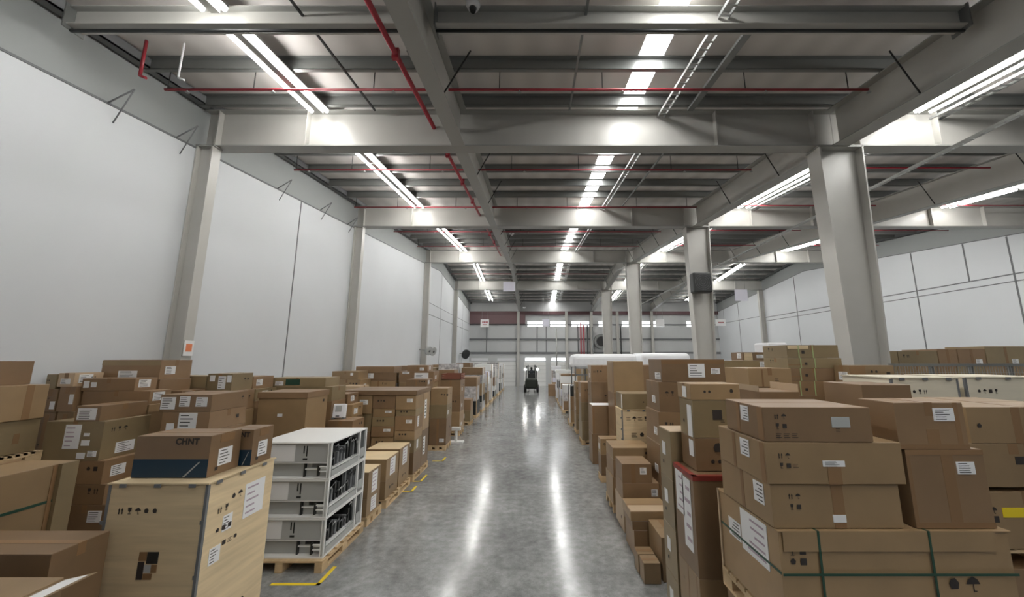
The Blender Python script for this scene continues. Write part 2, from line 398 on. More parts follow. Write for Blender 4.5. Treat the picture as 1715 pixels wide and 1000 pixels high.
m = MB().cyl((0, 0, 0), (12.5, 0, 0), .022, 8)
for k, y in enumerate((9.2, 12.5, 16.2, 19.6, 24.2)):
    tag(m.build('sprinkler_branch', 'red', loc=(6.6, y, rb(y) + .62)), 'red branch pipe over the right bays, %s' % ('nearest the camera', 'second from the camera', 'third from the camera', 'fourth from the camera', 'farthest of the five')[k], 'pipe')
# drop rods at left
for k, (x, y, r_, mt, lb) in enumerate(((-6.15, 5.1, .022, 'red', 'short red drop pipe hanging beside the left wall'), (-5.6, 5.15, .014, 'white', 'thin white drop rod hanging beside the red drop pipe'))):
    tag(MB().cyl((0,0,0), (0,0,-.62), r_, 8).cyl((0,0,-.62), (.1,0,-.66), r_, 8).build('drop_pipe', mt, loc=(x, y, rb(y) + .97)), lb, 'pipe')
# round detectors
for k, (u, v, dd) in enumerate(((792, 14, 4.25), (857, 393, 17.5), (878, 516, 33.0))):
    x = PX(u, v, dd); z = PZ(v, dd)
    o = thing('smoke_detector', 'round white smoke detector under the roof, %s' % ('nearest, by the strut beam', 'second, beside the aisle rafter', 'farthest, near the end wall')[k], 'detector', (x, dd, z))
    s = 1 if k == 0 else 1.3
    MB().cyl((0,0,.06), (0,0,0), .10 * s, 18, 0, .075 * s).build('housing', 'white', o)
    MB().cyl((0,0,0), (0,0,-.05), .05 * s, 14, 0, .035 * s).build('sensor', 'black' if k == 0 else 'white', o)
    MB().cyl((0,0,.06), (0,0, rb(dd) + 1.02 - z), .012, 6).build('rod', 'galv', o)

# end wall: columns, rails, windows, doors
e = MB()
for x in (-4.3, .9, 5.3, 6.9, 9.7, 12.4): pass
for k, x in enumerate((-1.6, 3.4, 6.0, 8.7, 12.3, 17.5)):
    o = thing('end_column', 'grey end-wall column, number %s counted from the aisle rafter rightwards' % ('one', 'two', 'three', 'four', 'five', 'six')[k], 'column', (x, YE - .16, 0))
    MB().box(-.14, .14, -.15, -.13, 0, rb(YE)).build('flange', 'steelw', o); MB().box(-.01, .01, -.13, .12, 0, rb(YE)).build('web', 'steelw', o); MB().box(-.14, .14, .12, .14, 0, rb(YE)).build('flange', 'steel', o)
t = MB()
for z in (3.35, 4.75): t.box(XL, XR, YE - .1, YE, z - .09, z + .09)
t.box(XL, XR, YE - .08, YE, 6.2, 6.32)
for x in (-4.9, .35, 1.3, 4.6, 7.4, 10.5): t.box(x - .05, x + .05, YE - .05, YE, 3.3, 6.2)
struct(t.build('trim_5', 'joint'))
t = MB().box(XL, XR, YE - .22, YE - .02, rb(YE) - .32, rb(YE) + .02); struct(t.build('trim_6', mat('red_brown_fascia', (.12, .06, .065), .5)))
t = MB().box(XL, -.9, YE - .20, YE - .02, 6.34, rb(YE) - .33); struct(t.build('trim_7', mat('red_brown_panel', (.17, .10, .105), .5)))
wi = 20
for (ua, ub) in ((884, 908), (922, 946), (958, 986), (1003, 1024), (1042, 1058), (1070, 1112), (1150, 1165)):
    wi += 1
    x0, x1 = PX(ua, 541, YE), PX(ub, 541, YE)
    struct(MB().box(x0, x1, YE - .03, YE - .01, PZ(547, YE), PZ(538.5, YE)).build('window_%d' % wi, 'window'))
for (ua, ub, ds) in ((789, 818, 1.0), (833, 864, 2), (880, 913, 5), (924, 948, 5)):
    wi += 1
    x0, x1 = PX(ua, 602, YE), PX(ub, 602, YE)
    struct(MB().box(x0, x1, YE - .04, YE - .01, PZ(604, YE), PZ(600, YE)).build('window_%d' % wi, 'window' if ds == 5 else 'white'))
dn = 0
for (ua, ub) in ((786, 822), (830, 864), (878, 914), (922, 950)):
    dn += 1; x0, x1 = PX(ua, 602, YE), PX(ub, 602, YE); z1 = PZ(606, YE)
    dm = MB().box(x0, x1, YE - .05, YE - .01, 0, z1)
    dd = struct(dm.build('door_%d' % dn, 'plywhite' if dn == 9 else 'cab'))
    rr = MB()
    for q in range(1, 6): rr.box(x0, x1, YE - .056, YE - .05, z1 * q / 6 - .01, z1 * q / 6 + .01)
    rr.build('door_panel', 'steel', dd)
# dark ducts and vertical risers at the right of the end wall
for k, (u, mt, v0, v1) in enumerate(((932, 'steel', 548, 640), (973, 'red', 540, 600), (978, 'red', 545, 600), (984, 'black', 545, 596), (993, 'galv', 548, 596), (1040, 'black', 546, 600))):
    x = PX(u, 570, YE - .4)
    tag(MB().cyl((0,0,0), (0,0,PZ(v0, YE - .4)), .07, 8).build('riser_pipe', mt, loc=(x, YE - .4, 0)), '%s riser pipe on the end wall, %s' % ({'steel':'grey','red':'red','black':'black','galv':'galvanised'}[mt], ('beside the two lit door heads', 'left of a red pair', 'right of a red pair', 'right of the red pair', 'left of the round duct', 'right of the round duct')[k]), 'pipe')
o = tag(MB().cyl((0,0,0), (0,-.5,0), .75, 20).cyl((0,-.5,0), (0,-.55,0), .5, 20, 1).build('round_duct', ['galv', 'dark'], loc=(PX(1007, 570, YE - .5), YE - .1, PZ(572, YE))), 'round grey duct mouth high on the end wall', 'duct')

# hanging signs
def sign(u0, u1, v0, v1, d, label, text=None, mt='lav'):
    x0, x1 = PX(u0, v0, d), PX(u1, v0, d); z1, z0 = PZ(v0, d), PZ(v1, d); cx = (x0 + x1)/2
    o = thing('hanging_sign', label, 'sign', (cx, d, z0))
    h = (x1 - x0)/2
    MB().box(-h, h, -.02, .02, 0, z1 - z0).build('panel', mt, o)
    for s in (-1, 1): MB().cyl((s * h * .7, 0, z1 - z0), (s * h * .7, 0, rb(d) + 1.03 - z0), .008, 6).build('chain', 'pipe', o)
    if text:
        m = MB()
        for (a, b_, c, e_) in text: m.box(-h + 2*h*a, -h + 2*h*b_, -.024, -.02, (z1 - z0)*c, (z1 - z0)*e_)
        m.build('lettering', 'red', o)
sign(843, 863, 472, 488, 24, 'blank pale sign hanging under the aisle rafter')
sign(805, 819, 535, 548, 37.2, 'white sign with red lettering hanging near the left end of the end wall', ((.2,.35,.5,.75),(.4,.6,.5,.75),(.65,.85,.5,.75),(.25,.8,.28,.36)), 'paper')
sign(908, 920, 535, 547, 34, 'pale sign hanging in front of the first lit end window')
sign(1098, 1112, 535, 547, 34, 'white sign hanging in front of the end windows right of the column row', None, 'paper')
sign(1230, 1251, 485, 504, 26, 'pale square sign hanging beside the right wall')
sign(1198, 1215, 535, 546, 33, 'white sign hanging beyond the second free-standing column', ((.25,.8,.45,.6),), 'paper')
# black fan/heater on second free-standing column
y = 13.27
o = thing('fan_heater', 'black boxy fan unit mounted high on the second free-standing column', 'fan', (PX(1173, 475, y - .35), y - .38, PZ(491, y - .35)))
b_ = MB().box(-.33, .33, -.18, .18, 0, .72).build('casing', 'black', o); bevel(b_, .05, 2)
g = MB()
for r in (.08, .15, .22, .28):
    for k in range(20):
        a0, a1 = 2*math.pi*k/20, 2*math.pi*(k+1)/20
        g.cyl((r*math.cos(a0), -.195, .36 + r*math.sin(a0)), (r*math.cos(a1), -.195, .36 + r*math.sin(a1)), .006, 4)
g.build('grille', 'joint', o)
MB().box(-.08, .08, .18, .24, .2, .5).build('bracket', 'steel', o)
# column fans on third left column, wall lamp, wall notice
for k, (u, v, d, lb) in enumerate(((699, 587, 21.5, 'left side'), (713, 588, 22.4, 'right side'))):
    o = thing('wall_fan', 'small grey wall fan on the third left-wall column, %s' % lb, 'fan', (XL + .55, d, PZ(v, d)))
    MB().cyl((0, 0, 0), (.12, -.05, -.04), .26, 18).build('cage', 'cabgrey', o)
    MB().cyl((-.5, 0, .05), (0, 0, 0), .03, 6).build('arm', 'steel', o)
    MB().cyl((.12, -.05, -.04), (.16, -.06, -.05), .06, 10).build('hub', 'joint', o)
o = thing('wall_fan', 'dark wall fan on the left wall near the end wall', 'fan', (XL + .5, 33.5, PZ(593, 33.5)))
MB().cyl((0, 0, 0), (.15, -.1, -.05), .42, 18).build('cage', 'black', o); MB().cyl((-.5, 0, .05), (0, 0, 0), .04, 6).build('arm', 'steel', o)
o = thing('column_notice', 'small white and orange notice on the nearest left-wall column', 'sign', (XL + .362, 6.8, 3.0))
MB().box(-.004, .004, -.095, .095, -.16, .12).build('plate', 'paper', o); MB().box(.004, .006, -.06, .06, -.08, .06).build('printed_marks', 'orange', o)

# ---------------------------------------------------------------- cartons
CNT = {}
def face_pt(face, a, b_, W, D, H, off):
    """a 0..1 across (F: left->right; R, L: near->far; T: left->right), b 0..1 upwards (T: near->far)"""
    if face == 'F': return (-W/2 + a*W, -D/2 - off, b_*H)
    if face == 'R': return (W/2 + off, -D/2 + a*D, b_*H)
    if face == 'L': return (-W/2 - off, -D/2 + a*D, b_*H)
    return (-W/2 + a*W, -D/2 + b_*D, H + off)
def patch(m, face, a0, b0, a1, b1, W, D, H, off=.002, mi=0):
    q = [face_pt(face, a, b, W, D, H, off) for a, b in ((a0,b0),(a1,b0),(a1,b1),(a0,b1))]
    p = [face_pt(face, a, b, W, D, H, 0) for a, b in ((a0,b0),(a1,b0),(a1,b1),(a0,b1))]
    if face == 'L': q.reverse(); p.reverse()
    m.quad(q, mi)
    for i in range(4): k = (i+1) % 4; m.quad([p[i], p[k], q[k], q[i]], mi)
ICON = {
 'up': [[(.1,0),(.25,0),(.25,.6),(.1,.6)],[(0,.55),(.35,.55),(.175,1)],[(.6,0),(.75,0),(.75,.6),(.6,.6)],[(.5,.55),(.85,.55),(.675,1)]],
 'glass': [[(.2,1),(.25,.5),(.5,.35),(.75,.5),(.8,1)],[(.45,.1),(.55,.1),(.55,.4),(.45,.4)],[(.25,0),(.75,0),(.75,.1),(.25,.1)]],
 'umbrella': [[(0,.5),(1,.5),(.85,.8),(.5,1),(.15,.8)],[(.47,.05),(.53,.05),(.53,.5),(.47,.5)],[(.47,0),(.7,0),(.7,.08),(.47,.08)]],
 'square': [[(.1,.1),(.9,.1),(.9,.9),(.1,.9)]],
 'dot': [[(.25,.2),(.75,.2),(.85,.6),(.6,.9),(.3,.85),(.12,.55)]],
 'lines': [[(0,.1),(1,.1),(1,.2),(0,.2)],[(0,.4),(.8,.4),(.8,.5),(0,.5)],[(0,.7),(.95,.7),(.95,.8),(0,.8)]],
}
def icons(m, face, a, b_, s, seq, W, D, H, gap=1.35, vert=False, off=.0045):
    fw = D if face in 'RL' else W; fh = H if face != 'T' else D
    for k, ic in enumerate(seq):
        oa = a + (0 if vert else k * s * gap / fw); ob = b_ - (k * s * gap / fh if vert else 0)
        for poly in ICON[ic]:
            pts = [face_pt(face, oa + x * s / fw, ob + y * s / fh, W, D, H, off) for x, y in poly]
            if (face == 'L'): pts.reverse()
            m.quad(pts)
def decorate(o, face, items, W, D, H):
    for n_, it in enumerate(items):
        k = it[0]
        if k == 'label':
            m = MB(); patch(m, face, *it[1:5], W, D, H, .004); lb = m.build('shipping_label', 'paper', o)
            if (it[3] - it[1]) * (D if face in 'RL' else W) > .1:
                t = MB(); a0, b0, a1, b1 = it[1:5]; n = 5
                for i in range(n):
                    r = random.uniform(.45, .9); y = b0 + (b1 - b0) * (.14 + .72 * i / (n - 1))
                    patch(t, face, a0 + (a1-a0)*.1, y - (b1-b0)*.025, a0 + (a1-a0)*(.1 + .8*r), y + (b1-b0)*.025, W, D, H, .005)
                t.build('printed_text', 'inkred' if len(it) > 5 else 'ink', lb)
        elif k == 'tape': m = MB(); patch(m, face, *it[1:5], W, D, H, .0012 + .0004 * n_); m.build('packing_tape', 'tape', o)
        elif k == 'marks': m = MB(); icons(m, face, it[1], it[2], it[3], it[4], W, D, H, vert=len(it) > 5); m.build('printed_marks', 'ink', o)
        elif k == 'patch': m = MB(); patch(m, face, *it[2:6], W, D, H, .0035); m.build(it[6] if len(it) > 6 else 'printed_patch', it[1], o)
def carton(x0, x1, y0, y1, z0, z1, label, mt='card', yaw=0, group=None, F=(), R=(), L=(), T=(), name='cardboard_box', cat='box', tape=True, solid=True):
    W, D, H = x1 - x0, y1 - y0, z1 - z0
    m = MB(); t = .004
    m.box(-W/2, W/2, -D/2, D/2, .001, H - t)
    if tape and D > .1:
        m.box(-W/2, W/2, -D/2, -.003, H - t, H); m.box(-W/2, W/2, .003, D/2, H - t, H)
    else: m.box(-W/2, W/2, -D/2, D/2, H - t, H)
    o = m.build(name, mt, loc=((x0+x1)/2, (y0+y1)/2, z0), rz=math.radians(yaw)); bevel(o, min(.006, H * .05))
    tag(o, label, cat, group)
    if tape == 'x':   # tape across, hanging over both sides
        m = MB(); w_ = .028; q = min(.09, H * .4)
        m.box(-W/2 - .002, W/2 + .002, -w_, w_, H, H + .0015); m.box(-W/2 - .0008, -W/2, -w_, w_, H - q, H); m.box(W/2, W/2 + .0008, -w_, w_, H - q, H)
        m.build('packing_tape', 'tape', o)
    elif tape == 'y':
        m = MB(); w_ = .028; q = min(.09, H * .4)
        m.box(-w_, w_, -D/2 - .002, D/2 + .002, H, H + .0015); m.box(-w_, w_, -D/2 - .0008, -D/2, H - q, H); m.build('packing_tape', 'tape', o)
    for f, it in (('F', F), ('R', R), ('L', L), ('T', T)): decorate(o, f, it, W, D, H)
    return o
def auto(W, D, H, side, near):
    F, S = [], []
    seq = random.choice((['up','glass','umbrella'], ['umbrella','glass'], ['dot','square'], ['glass','up'], ['umbrella','dot','square']))
    s = min(.07, H * .28, W * .12)
    if random.random() < .55: F.append(('marks', random.choice((.1, .6)), .55, s, seq))
    if random.random() < .4:
        a = random.choice((.12, .62)); F.append(('label', a, .12, min(.95, a + .14 / W), min(.9, .12 + .10 / H)))
    if random.random() < .5: S.append(('marks', .55, .55, min(s, D*.12), seq[:2]))
    if random.random() < .55:
        a = random.choice((.15, .3)); S.append(('label', a, .25, min(.95, a + .16 / D), min(.88, .25 + .12 / H)))
    if random.random() < .35: F.append(('tape', .5 - .03/W, 0, .5 + .03/W, .97))
    return F, S
PAL_SRC = {}
def pallet(x0, x1, y0, y1, z0, label, full=False, group=None):
    W, D = x1 - x0, y1 - y0; H = .144
    if not full:
        m = MB()
        for k in range(6): a = -W/2 + (W - .1) * k / 5; m.box(a, a + .1, -D/2, D/2, .122, H)
        for k in range(3): a = -D/2 + (D - .1) * k / 2; m.box(-W/2, W/2, a, a + .1, .1, .122); m.box(-W/2, W/2, a, a + .1, 0, .022)
        for i in range(3):
            for k in range(3): m.box(-W/2 + (W-.12)*i/2, -W/2 + (W-.12)*i/2 + .12, -D/2 + (D-.1)*k/2, -D/2 + (D-.1)*k/2 + .1, .022, .1)
        return tag(m.build('wooden_pallet', 'wood', loc=((x0+x1)/2, (y0+y1)/2, z0)), label, 'pallet', group)
    o = thing('wooden_pallet', label, 'pallet', ((x0+x1)/2, (y0+y1)/2, z0), 0, group)
    for k in range(7): a = -D/2 + (D - .1) * k / 6; MB().box(-W/2, W/2, a, a + .1, .122, H).build('deck_board', 'wood', o)
    for k in range(3):
        a = -W/2 + (W - .1) * k / 2; MB().box(a, a + .1, -D/2, D/2, .1, .121).build('stringer', 'wood', o); MB().box(a, a + .1, -D/2, D/2, 0, .022).build('bottom_board', 'wood', o)
        for i in range(3): c = -D/2 + (D - .145) * i / 2; MB().box(a, a + .1, c, c + .145, .023, .099).build('block', 'wood', o)
    return o
ORDW = ['topmost', 'second from top', 'third from top', 'fourth from top', 'fifth from top', 'sixth from top']
def stack(desc, d, dep, levels, vbot, side='R', mt=None, look=None, yaw=0, xw=None, base=True, zb=None, near=True, group=None, fullpal=False, kinds=None):
    """levels: [(v_top, u_left, u_right, opts)] measured on the front face at depth d, from the top down"""
    out = []; n = len(levels)
    zt = [PZ(l[0], d) for l in levels] + [PZ(vbot, d) if zb is None else zb]
    bottom = zt[-1]; extra = []
    floorz = .144 if base else 0
    ext = max(PX(levels[-1][1], vbot, d), -6.62), PX(levels[-1][2], vbot, d)
    if zb is None and base and bottom < .35: zt[-1] = bottom = .146
    if zb is None and bottom > .35:
        k = math.ceil((bottom - .146) / 1.15)
        extra = [(bottom - (bottom - .146) * (i+1) / k) for i in range(k)]
    total = n + len(extra)
    for i, l in enumerate(levels):
        op = l[3] if len(l) > 3 else {}
        vm = (l[0] + (levels[i+1][0] if i+1 < n else vbot)) / 2
        x0, x1 = max(-6.62, PX(l[1], vm, d)), PX(l[2], vm, d)
        dd = op.get('dep', dep); y0 = d + op.get('dy', 0)
        W, H = x1 - x0, zt[i] - zt[i+1]
        F, S = auto(W, dd, H, side, near) if near and not op.get('plain') else ([], [])
        F = list(op.get('F', F)); S = list(op.get('S', S))
        m_ = op.get('m') or mt or random.choice(('card','card','card2','card3','card2'))
        lk = op.get('look') or look or 'brown cardboard box'
        lab = '%s, %s %s' % (lk, ORDW[i] if (i < total - 1 or total == 1) else 'lowest', desc) if total > 1 else '%s %s' % (lk, desc)
        kw = dict(R=S) if side == 'R' else dict(L=S)
        out.append(carton(x0, x1, y0, y0 + dd, zt[i+1] + .001, zt[i], lab, m_, yaw + op.get('yaw', 0), group, F=F, T=op.get('T', ()), tape=op.get('tape', random.choice(('x','y','y', True))) if near else True, name=op.get('name', 'cardboard_box'), cat=op.get('cat', 'box'), **kw))
    prev = bottom
    x0, x1 = ext
    for i, z in enumerate(extra):
        lab = 'brown cardboard box, %s %s' % (ORDW[min(5, n + i)] if i < len(extra) - 1 else 'lowest', desc)
        F, S = auto(x1 - x0, dep, prev - z, side, near) if near else ([], [])
        kw = dict(R=S) if side == 'R' else dict(L=S)
        carton(x0, x1, d, d + dep, z + .001, prev, lab, mt or random.choice(('card','card2')), yaw, group, F=F, tape=True, **kw); prev = z
    if base and zb is None: pallet(x0 + .001, x1 - .001, d, d + dep, 0, 'wooden pallet under the boxes ' + desc, fullpal)
    return out

# ================================================================ LEFT GOODS
def at(u, v, d): return PX(u, v, d), PZ(v, d)
ink = 'ink'
# plywood crate beside the aisle
def crate(x0, x1, y0, y1, z0, z1, label, mt='ply', F=(), R=(), L=(), cat='crate'):
    W, D, H = x1-x0, y1-y0, z1-z0
    o = thing('plywood_crate', label, cat, ((x0+x1)/2, (y0+y1)/2, z0)); t = .012
    for nm, m in (('front_panel', MB().box(-W/2+t, W/2-t, -D/2, -D/2+t, .03, H-.014)), ('back_panel', MB().box(-W/2+t, W/2-t, D/2-t, D/2, .03, H-.014)),
                  ('side_panel', MB().box(-W/2, -W/2+t, -D/2, D/2, .03, H-.014)), ('side_panel', MB().box(W/2-t, W/2, -D/2, D/2, .03, H-.014)),
                  ('lid', MB().box(-W/2-.012, W/2+.012, -D/2-.012, D/2+.012, H-.013, H)), ('base_board', MB().box(-W/2, W/2, -D/2, D/2, 0, .03))):
        p = m.build(nm, mt, o)
        if nm == 'front_panel': decorate(p, 'F', F, W, D, H)
        if nm == 'side_panel' and m.v[0][0] > 0: decorate(p, 'R', R, W, D, H)
        if nm == 'side_panel' and m.v[0][0] < 0: decorate(p, 'L', L, W, D, H)
    # steel corner angles with tabs
    for sx in (-1, 1):
        m = MB(); x = sx * W/2
        m.box(x - .004 if sx < 0 else x, x if sx < 0 else x + .004, -D/2 - .004, -D/2 + .02, .03, H-.016); m.box(x - (.0 if sx < 0 else .02), x + (.02 if sx < 0 else 0), -D/2 - .004, -D/2, .03, H-.016)
        for z in (.25, .5, .78): m.box(x - .03, x + .004 * sx, -D/2 - .006, -D/2 - .001, H*z, H*z + .03)
        m.build('corner_angle', 'joint', o)
    for a in (-.35, .0, .35): m = MB(); m.box(a*W - .03, a*W + .03, -D/2 - .018, -D/2 - .012, H - .035, H - .005); m.build('lid_clip', 'joint', o)
    for a in (-.38, -.05, .3): m = MB(); m.box(W/2 + .012, W/2 + .018, a*D - .03, a*D + .03, H - .035, H - .005); m.build('lid_clip', 'joint', o)
    return o
# size: front face 185..350 at d 3.5
cx0, cx1 = -3.78, -2.9
crate(cx0, cx1, 3.5, 4.34, .145, 1.70, 'tall pale plywood crate at the aisle edge with stencilled marks and a dark square',
      F=(('marks', .13, .835, .055, ['up','glass','umbrella','dot','dot']), ('patch', 'black', .49, .58, .60, .64, 'dark_print'), ('patch', 'tape', .41, .595, .485, .64, 'dark_print'), ('patch', 'ink', .41, .50, .47, .59, 'dark_print'), ('patch', 'cabgrey', .475, .535, .54, .575, 'dark_print'), ('patch', 'tape', .545, .535, .60, .575, 'dark_print'), ('patch', 'tape', .475, .50, .56, .53, 'dark_print')),
      R=(('label', .54, .69, .86, .90, 1), ('marks', .16, .80, .055, ['up','glass']), ('marks', .33, .845, .06, ['dot','umbrella']), ('label', .25, .68, .38, .77), ('marks', .16, .69, .05, ['dot','square','square']), ('label', .12, .53, .26, .62), ('marks', .27, .60, .05, ['square','lines','dot']), ('marks', .6, .14, .12, ['dot'])))
pallet(cx0, cx1, 3.5, 4.34, 0, 'wooden pallet under the tall plywood crate')
# blue-bottomed cartons on the crate
def text(o, body, size, loc, rot, mt, name='lettering'):
    c = bpy.data.curves.new(name, 'FONT'); c.body = body; c.size = size; c.extrude = .0008; c.align_x = 'LEFT'; c.space_character = 1.05; c.offset = .003
    c.materials.append(M[mt]); t0 = bpy.data.objects.new(name, c); me = bpy.data.meshes.new_from_object(t0); me.name = name; me.materials.clear(); me.materials.append(M[mt]); t = bpy.data.objects.new(name, me); bpy.data.objects.remove(t0); COL.objects.link(t); t.parent = o; t.location = loc; t.rotation_euler = rot; return t
def bluebox(x0, x1, y0, y1, z0, z1, label, ts, tx):
    W, D, H = x1-x0, y1-y0, z1-z0
    o = carton(x0, x1, y0, y1, z0, z1, label, 'card2', R=(('label', .28, .2, .72, .62), ('patch', 'tape', .3, .78, .75, .97, 'packing_tape'), ('marks', .2, .1, .04, ['square'])), tape='x')
    m = MB(); patch(m, 'F', 0, .01, 1, .44, W, D, H); p = m.build('blue_band', 'blue', o)
    m = MB(); q = [face_pt('F', a, b, W, D, H, .004) for a, b in ((.68,.02),(.71,.02),(.90,.38),(.88,.385))]; m.quad(q); m.build('pale_swoosh', 'cabgrey', p)
    text(o, 'CHNT', ts * .8, (tx, -D/2 - .001, H * .80), (math.pi/2, 0, 0), 'ink')
    return o
bluebox(-3.74, -3.04, 3.63, 4.0, 1.702, 2.075, 'brown carton with blue lower band on the plywood crate, the larger nearer one', .095, .02)
bluebox(-3.20, -2.93, 4.02, 4.32, 1.702, 2.06, 'brown carton with blue lower band on the plywood crate, the smaller one behind', .085, -.1)
# white equipment cabinets, three high
px0, px1, pyf, pyb = -3.95, -2.8, 5.36, 6.56
pallet(px0, px1, pyf, pyb, 0, 'wooden pallet under the three white equipment cabinets', True)
def cabinet(z, label, papers):
    W, D, H = 1.05, 1.12, .492; o = thing('equipment_cabinet', label, 'cabinet', (-3.36, 5.98, z), 0, 'white equipment cabinets on one pallet')
    t = .018
    MB().box(-W/2, W/2, -D/2, D/2, H - t, H).build('top_plate', 'cab', o); MB().box(-W/2, W/2, -D/2, D/2, 0, t).build('bottom_plate', 'cab', o)
    MB().box(-W/2, -W/2 + .01, -D/2, D/2, t, H - t).build('side_panel', 'cabgrey', o)
    MB().box(-W/2, W/2, D/2 - .01, D/2, t, H - t).build('back_panel', 'cabgrey', o)
    f = MB().box(-W/2 + .01, W/2 - .06, -D/2 + .03, -D/2 + .042, H * .44, H - t).build('front_panel', 'cabgrey', o)
    MB().box(-W/2 + .01, W/2 - .06, -D/2 + .10, -D/2 + .11, t, H * .44).build('lower_panel', 'cabgrey', o)
    MB().box(-W/2 + .01, W/2 - .06, -D/2 + .03, -D/2 + .10, H * .44 - .01, H * .44).build('ledge', 'cab', o)
    for x in (W/2 - .05, W/2 - .012): MB().box(x, x + .012, -D/2, -D/2 + .05, t, H - t).build('corner_post', 'cab', o)
    MB().box(W/2 - .05, W/2, -D/2 + .036, -D/2 + .05, t, H - t).build('corner_post', 'cab', o)
    for y in (.30, D/2 - .04): MB().box(W/2 - .03, W/2, y, y + .03, t, H - t).build('corner_post', 'cab', o)
    # handle latch
    MB().box(W/2 - .17, W/2 - .15, -D/2 - .012, -D/2 + .03, .05, .19).build('latch', 'black', o)
    MB().box(W/2 - .14, W/2 - .05, -D/2 - .016, -D/2, .105, .12).box(W/2 - .14, W/2 - .05, -D/2 - .016, -D/2, .165, .18).build('latch_frame', 'cab', o)
    # papers and cut-outs on the front
    MB().box(papers, papers + .34, -D/2 + .024, -D/2 + .029, H * .47, H - .035).build('paper_label', 'paper', o)
    m = MB()
    for (a, b_, c, e_) in ((papers + .46, papers + .475, .34, .44), (papers + .50, papers + .515, .30, .44), (papers + .46, papers + .52, .25, .275)): m.box(a, b_, -D/2 + .025, -D/2 + .03, c, e_)
    m.build('vent_slot', 'black', o)
    # inside seen through the open side: dark back, ribs, modules, mid rail
    MB().box(W/2 - .40, W/2 - .38, -D/2 + .06, D/2 - .02, t, H - t).build('inner_wall', 'black', o)
    MB().box(W/2 - .38, W/2 - .01, -D/2 + .06, .3, .115, .13).build('inner_shelf', 'cab', o)
    MB().box(W/2 - .025, W/2 - .012, -D/2 + .05, .3, t, .10).build('side_skirt', 'cabgrey', o)
    rnd = random.Random(int(z * 100))
    for k in range(9):
        y = -D/2 + .09 + k * .093
        MB().box(W/2 - .30, W/2 - .05, y, y + .045, .14, .14 + rnd.uniform(.14, .3)).build('power_module', rnd.choice(['black','black','joint','black']), o)
        a = MB(); q = rnd.uniform(.22, .42); a.cyl((W/2 - .04, y, q), (W/2 - .035, y + .07, q + .03), .007, 6).cyl((W/2 - .035, y + .07, q + .03), (W/2 - .04, y + .09, q - .05), .006, 6)
        a.build('cable', rnd.choice(['cabgrey','galv','joint','black']), o)
    MB().box(W/2 - .012, W/2 - .004, .05, .3, .13, .145).box(W/2 - .012, W/2 - .004, .36, .5, .06, .2).build('side_plate', 'cabgrey', o)
    return o
cabinet(.146, 'white equipment cabinet with open side, lowest of the three on one pallet', -.42)
cabinet(.642, 'white equipment cabinet with open side, middle of the three on one pallet', -.38)
cabinet(1.138, 'white equipment cabinet with open side, topmost of the three under its cream lid', -.34)
# floor tape corners
def tape_corner(x, y, lx, ly, label):
    tag(MB().box(0, -lx, 0, .05, .0008, .002).box(-.05, 0, .0, ly, .0008, .002).build('floor_tape', 'yellowtape', loc=(x, y, 0)), label, 'floor marking')
tape_corner(-2.68, 5.10, .62, .42, 'yellow tape corner on the floor before the white cabinets pallet')
tape_corner(-2.58, 9.0, .35, .5, 'yellow tape corner on the floor before the tall wrapped load')
tape_corner(-2.58, 8.35, .3, .35, 'short yellow tape corner on the floor beside the low crates')
tape_corner(-2.5, 10.7, .3, .4, 'yellow tape corner on the floor beyond the tall wrapped load')
# near left boxes
o = carton(-4.5, -3.17, 2.1, 2.75, .9, 1.34, 'open carton with a labelled flap, lowest left corner of the view', 'card', tape=True)
m = MB(); R_ = Matrix.Translation((.665, 0, .44)) @ Matrix.Rotation(math.radians(62), 4, 'Y'); m.box(0, .004, -.31, .31, -.0, .24, 0, Matrix.Translation((.665, 0, .43)) @ Matrix.Rotation(math.radians(78), 4, 'Y'))
fl = m.build('open_flap', 'card', o)
m = MB(); m.box(-.002, .006, .02, .29, .05, .2, 0, Matrix.Translation((.665, 0, .43)) @ Matrix.Rotation(math.radians(78), 4, 'Y')); m.build('shipping_label', 'paper', fl)
carton(-4.5, -3.17, 2.1, 2.75, .146, .899, 'brown carton under the open carton in the lowest left corner', 'card2')
pallet(-4.5, -3.17, 2.1, 2.75, 0, 'wooden pallet under the open carton in the lowest left corner')
o = carton(-4.76, -3.56, 2.98, 3.36, .76, 1.37, 'wide low carton with taped top between crate and strapped carton', 'card2', yaw=0, tape='x', F=(('marks', .8, .1, .12, ['dot']),))
carton(-4.76, -3.56, 2.98, 3.36, .001, .758, 'brown carton under the wide low carton left of the plywood crate', 'card2')
# big strapped carton
o = carton(-5.9, -4.78, 2.9, 4.05, .145, 1.75, 'very large brown carton with a green strap, left edge of the view', 'card', tape='y', R=(('tape', .35, .9, .47, 1.0),))
m = MB(); m.box(.56, .565, -.575, .575, 1.25, 1.275); m.box(-.56, .565, -.58, -.575, 1.25, 1.275); m.build('strap', 'greenstrap', o)
m = MB(); m.box(.562, .60, .44, .58, 0, 1.605); m.build('corner_guard', 'card3', o); MB().box(.561, .566, .40, .43, 0, 1.6).build('packing_tape', 'tape', o)
pallet(-5.9, -4.78, 2.9, 4.05, 0, 'wooden pallet under the very large strapped carton')
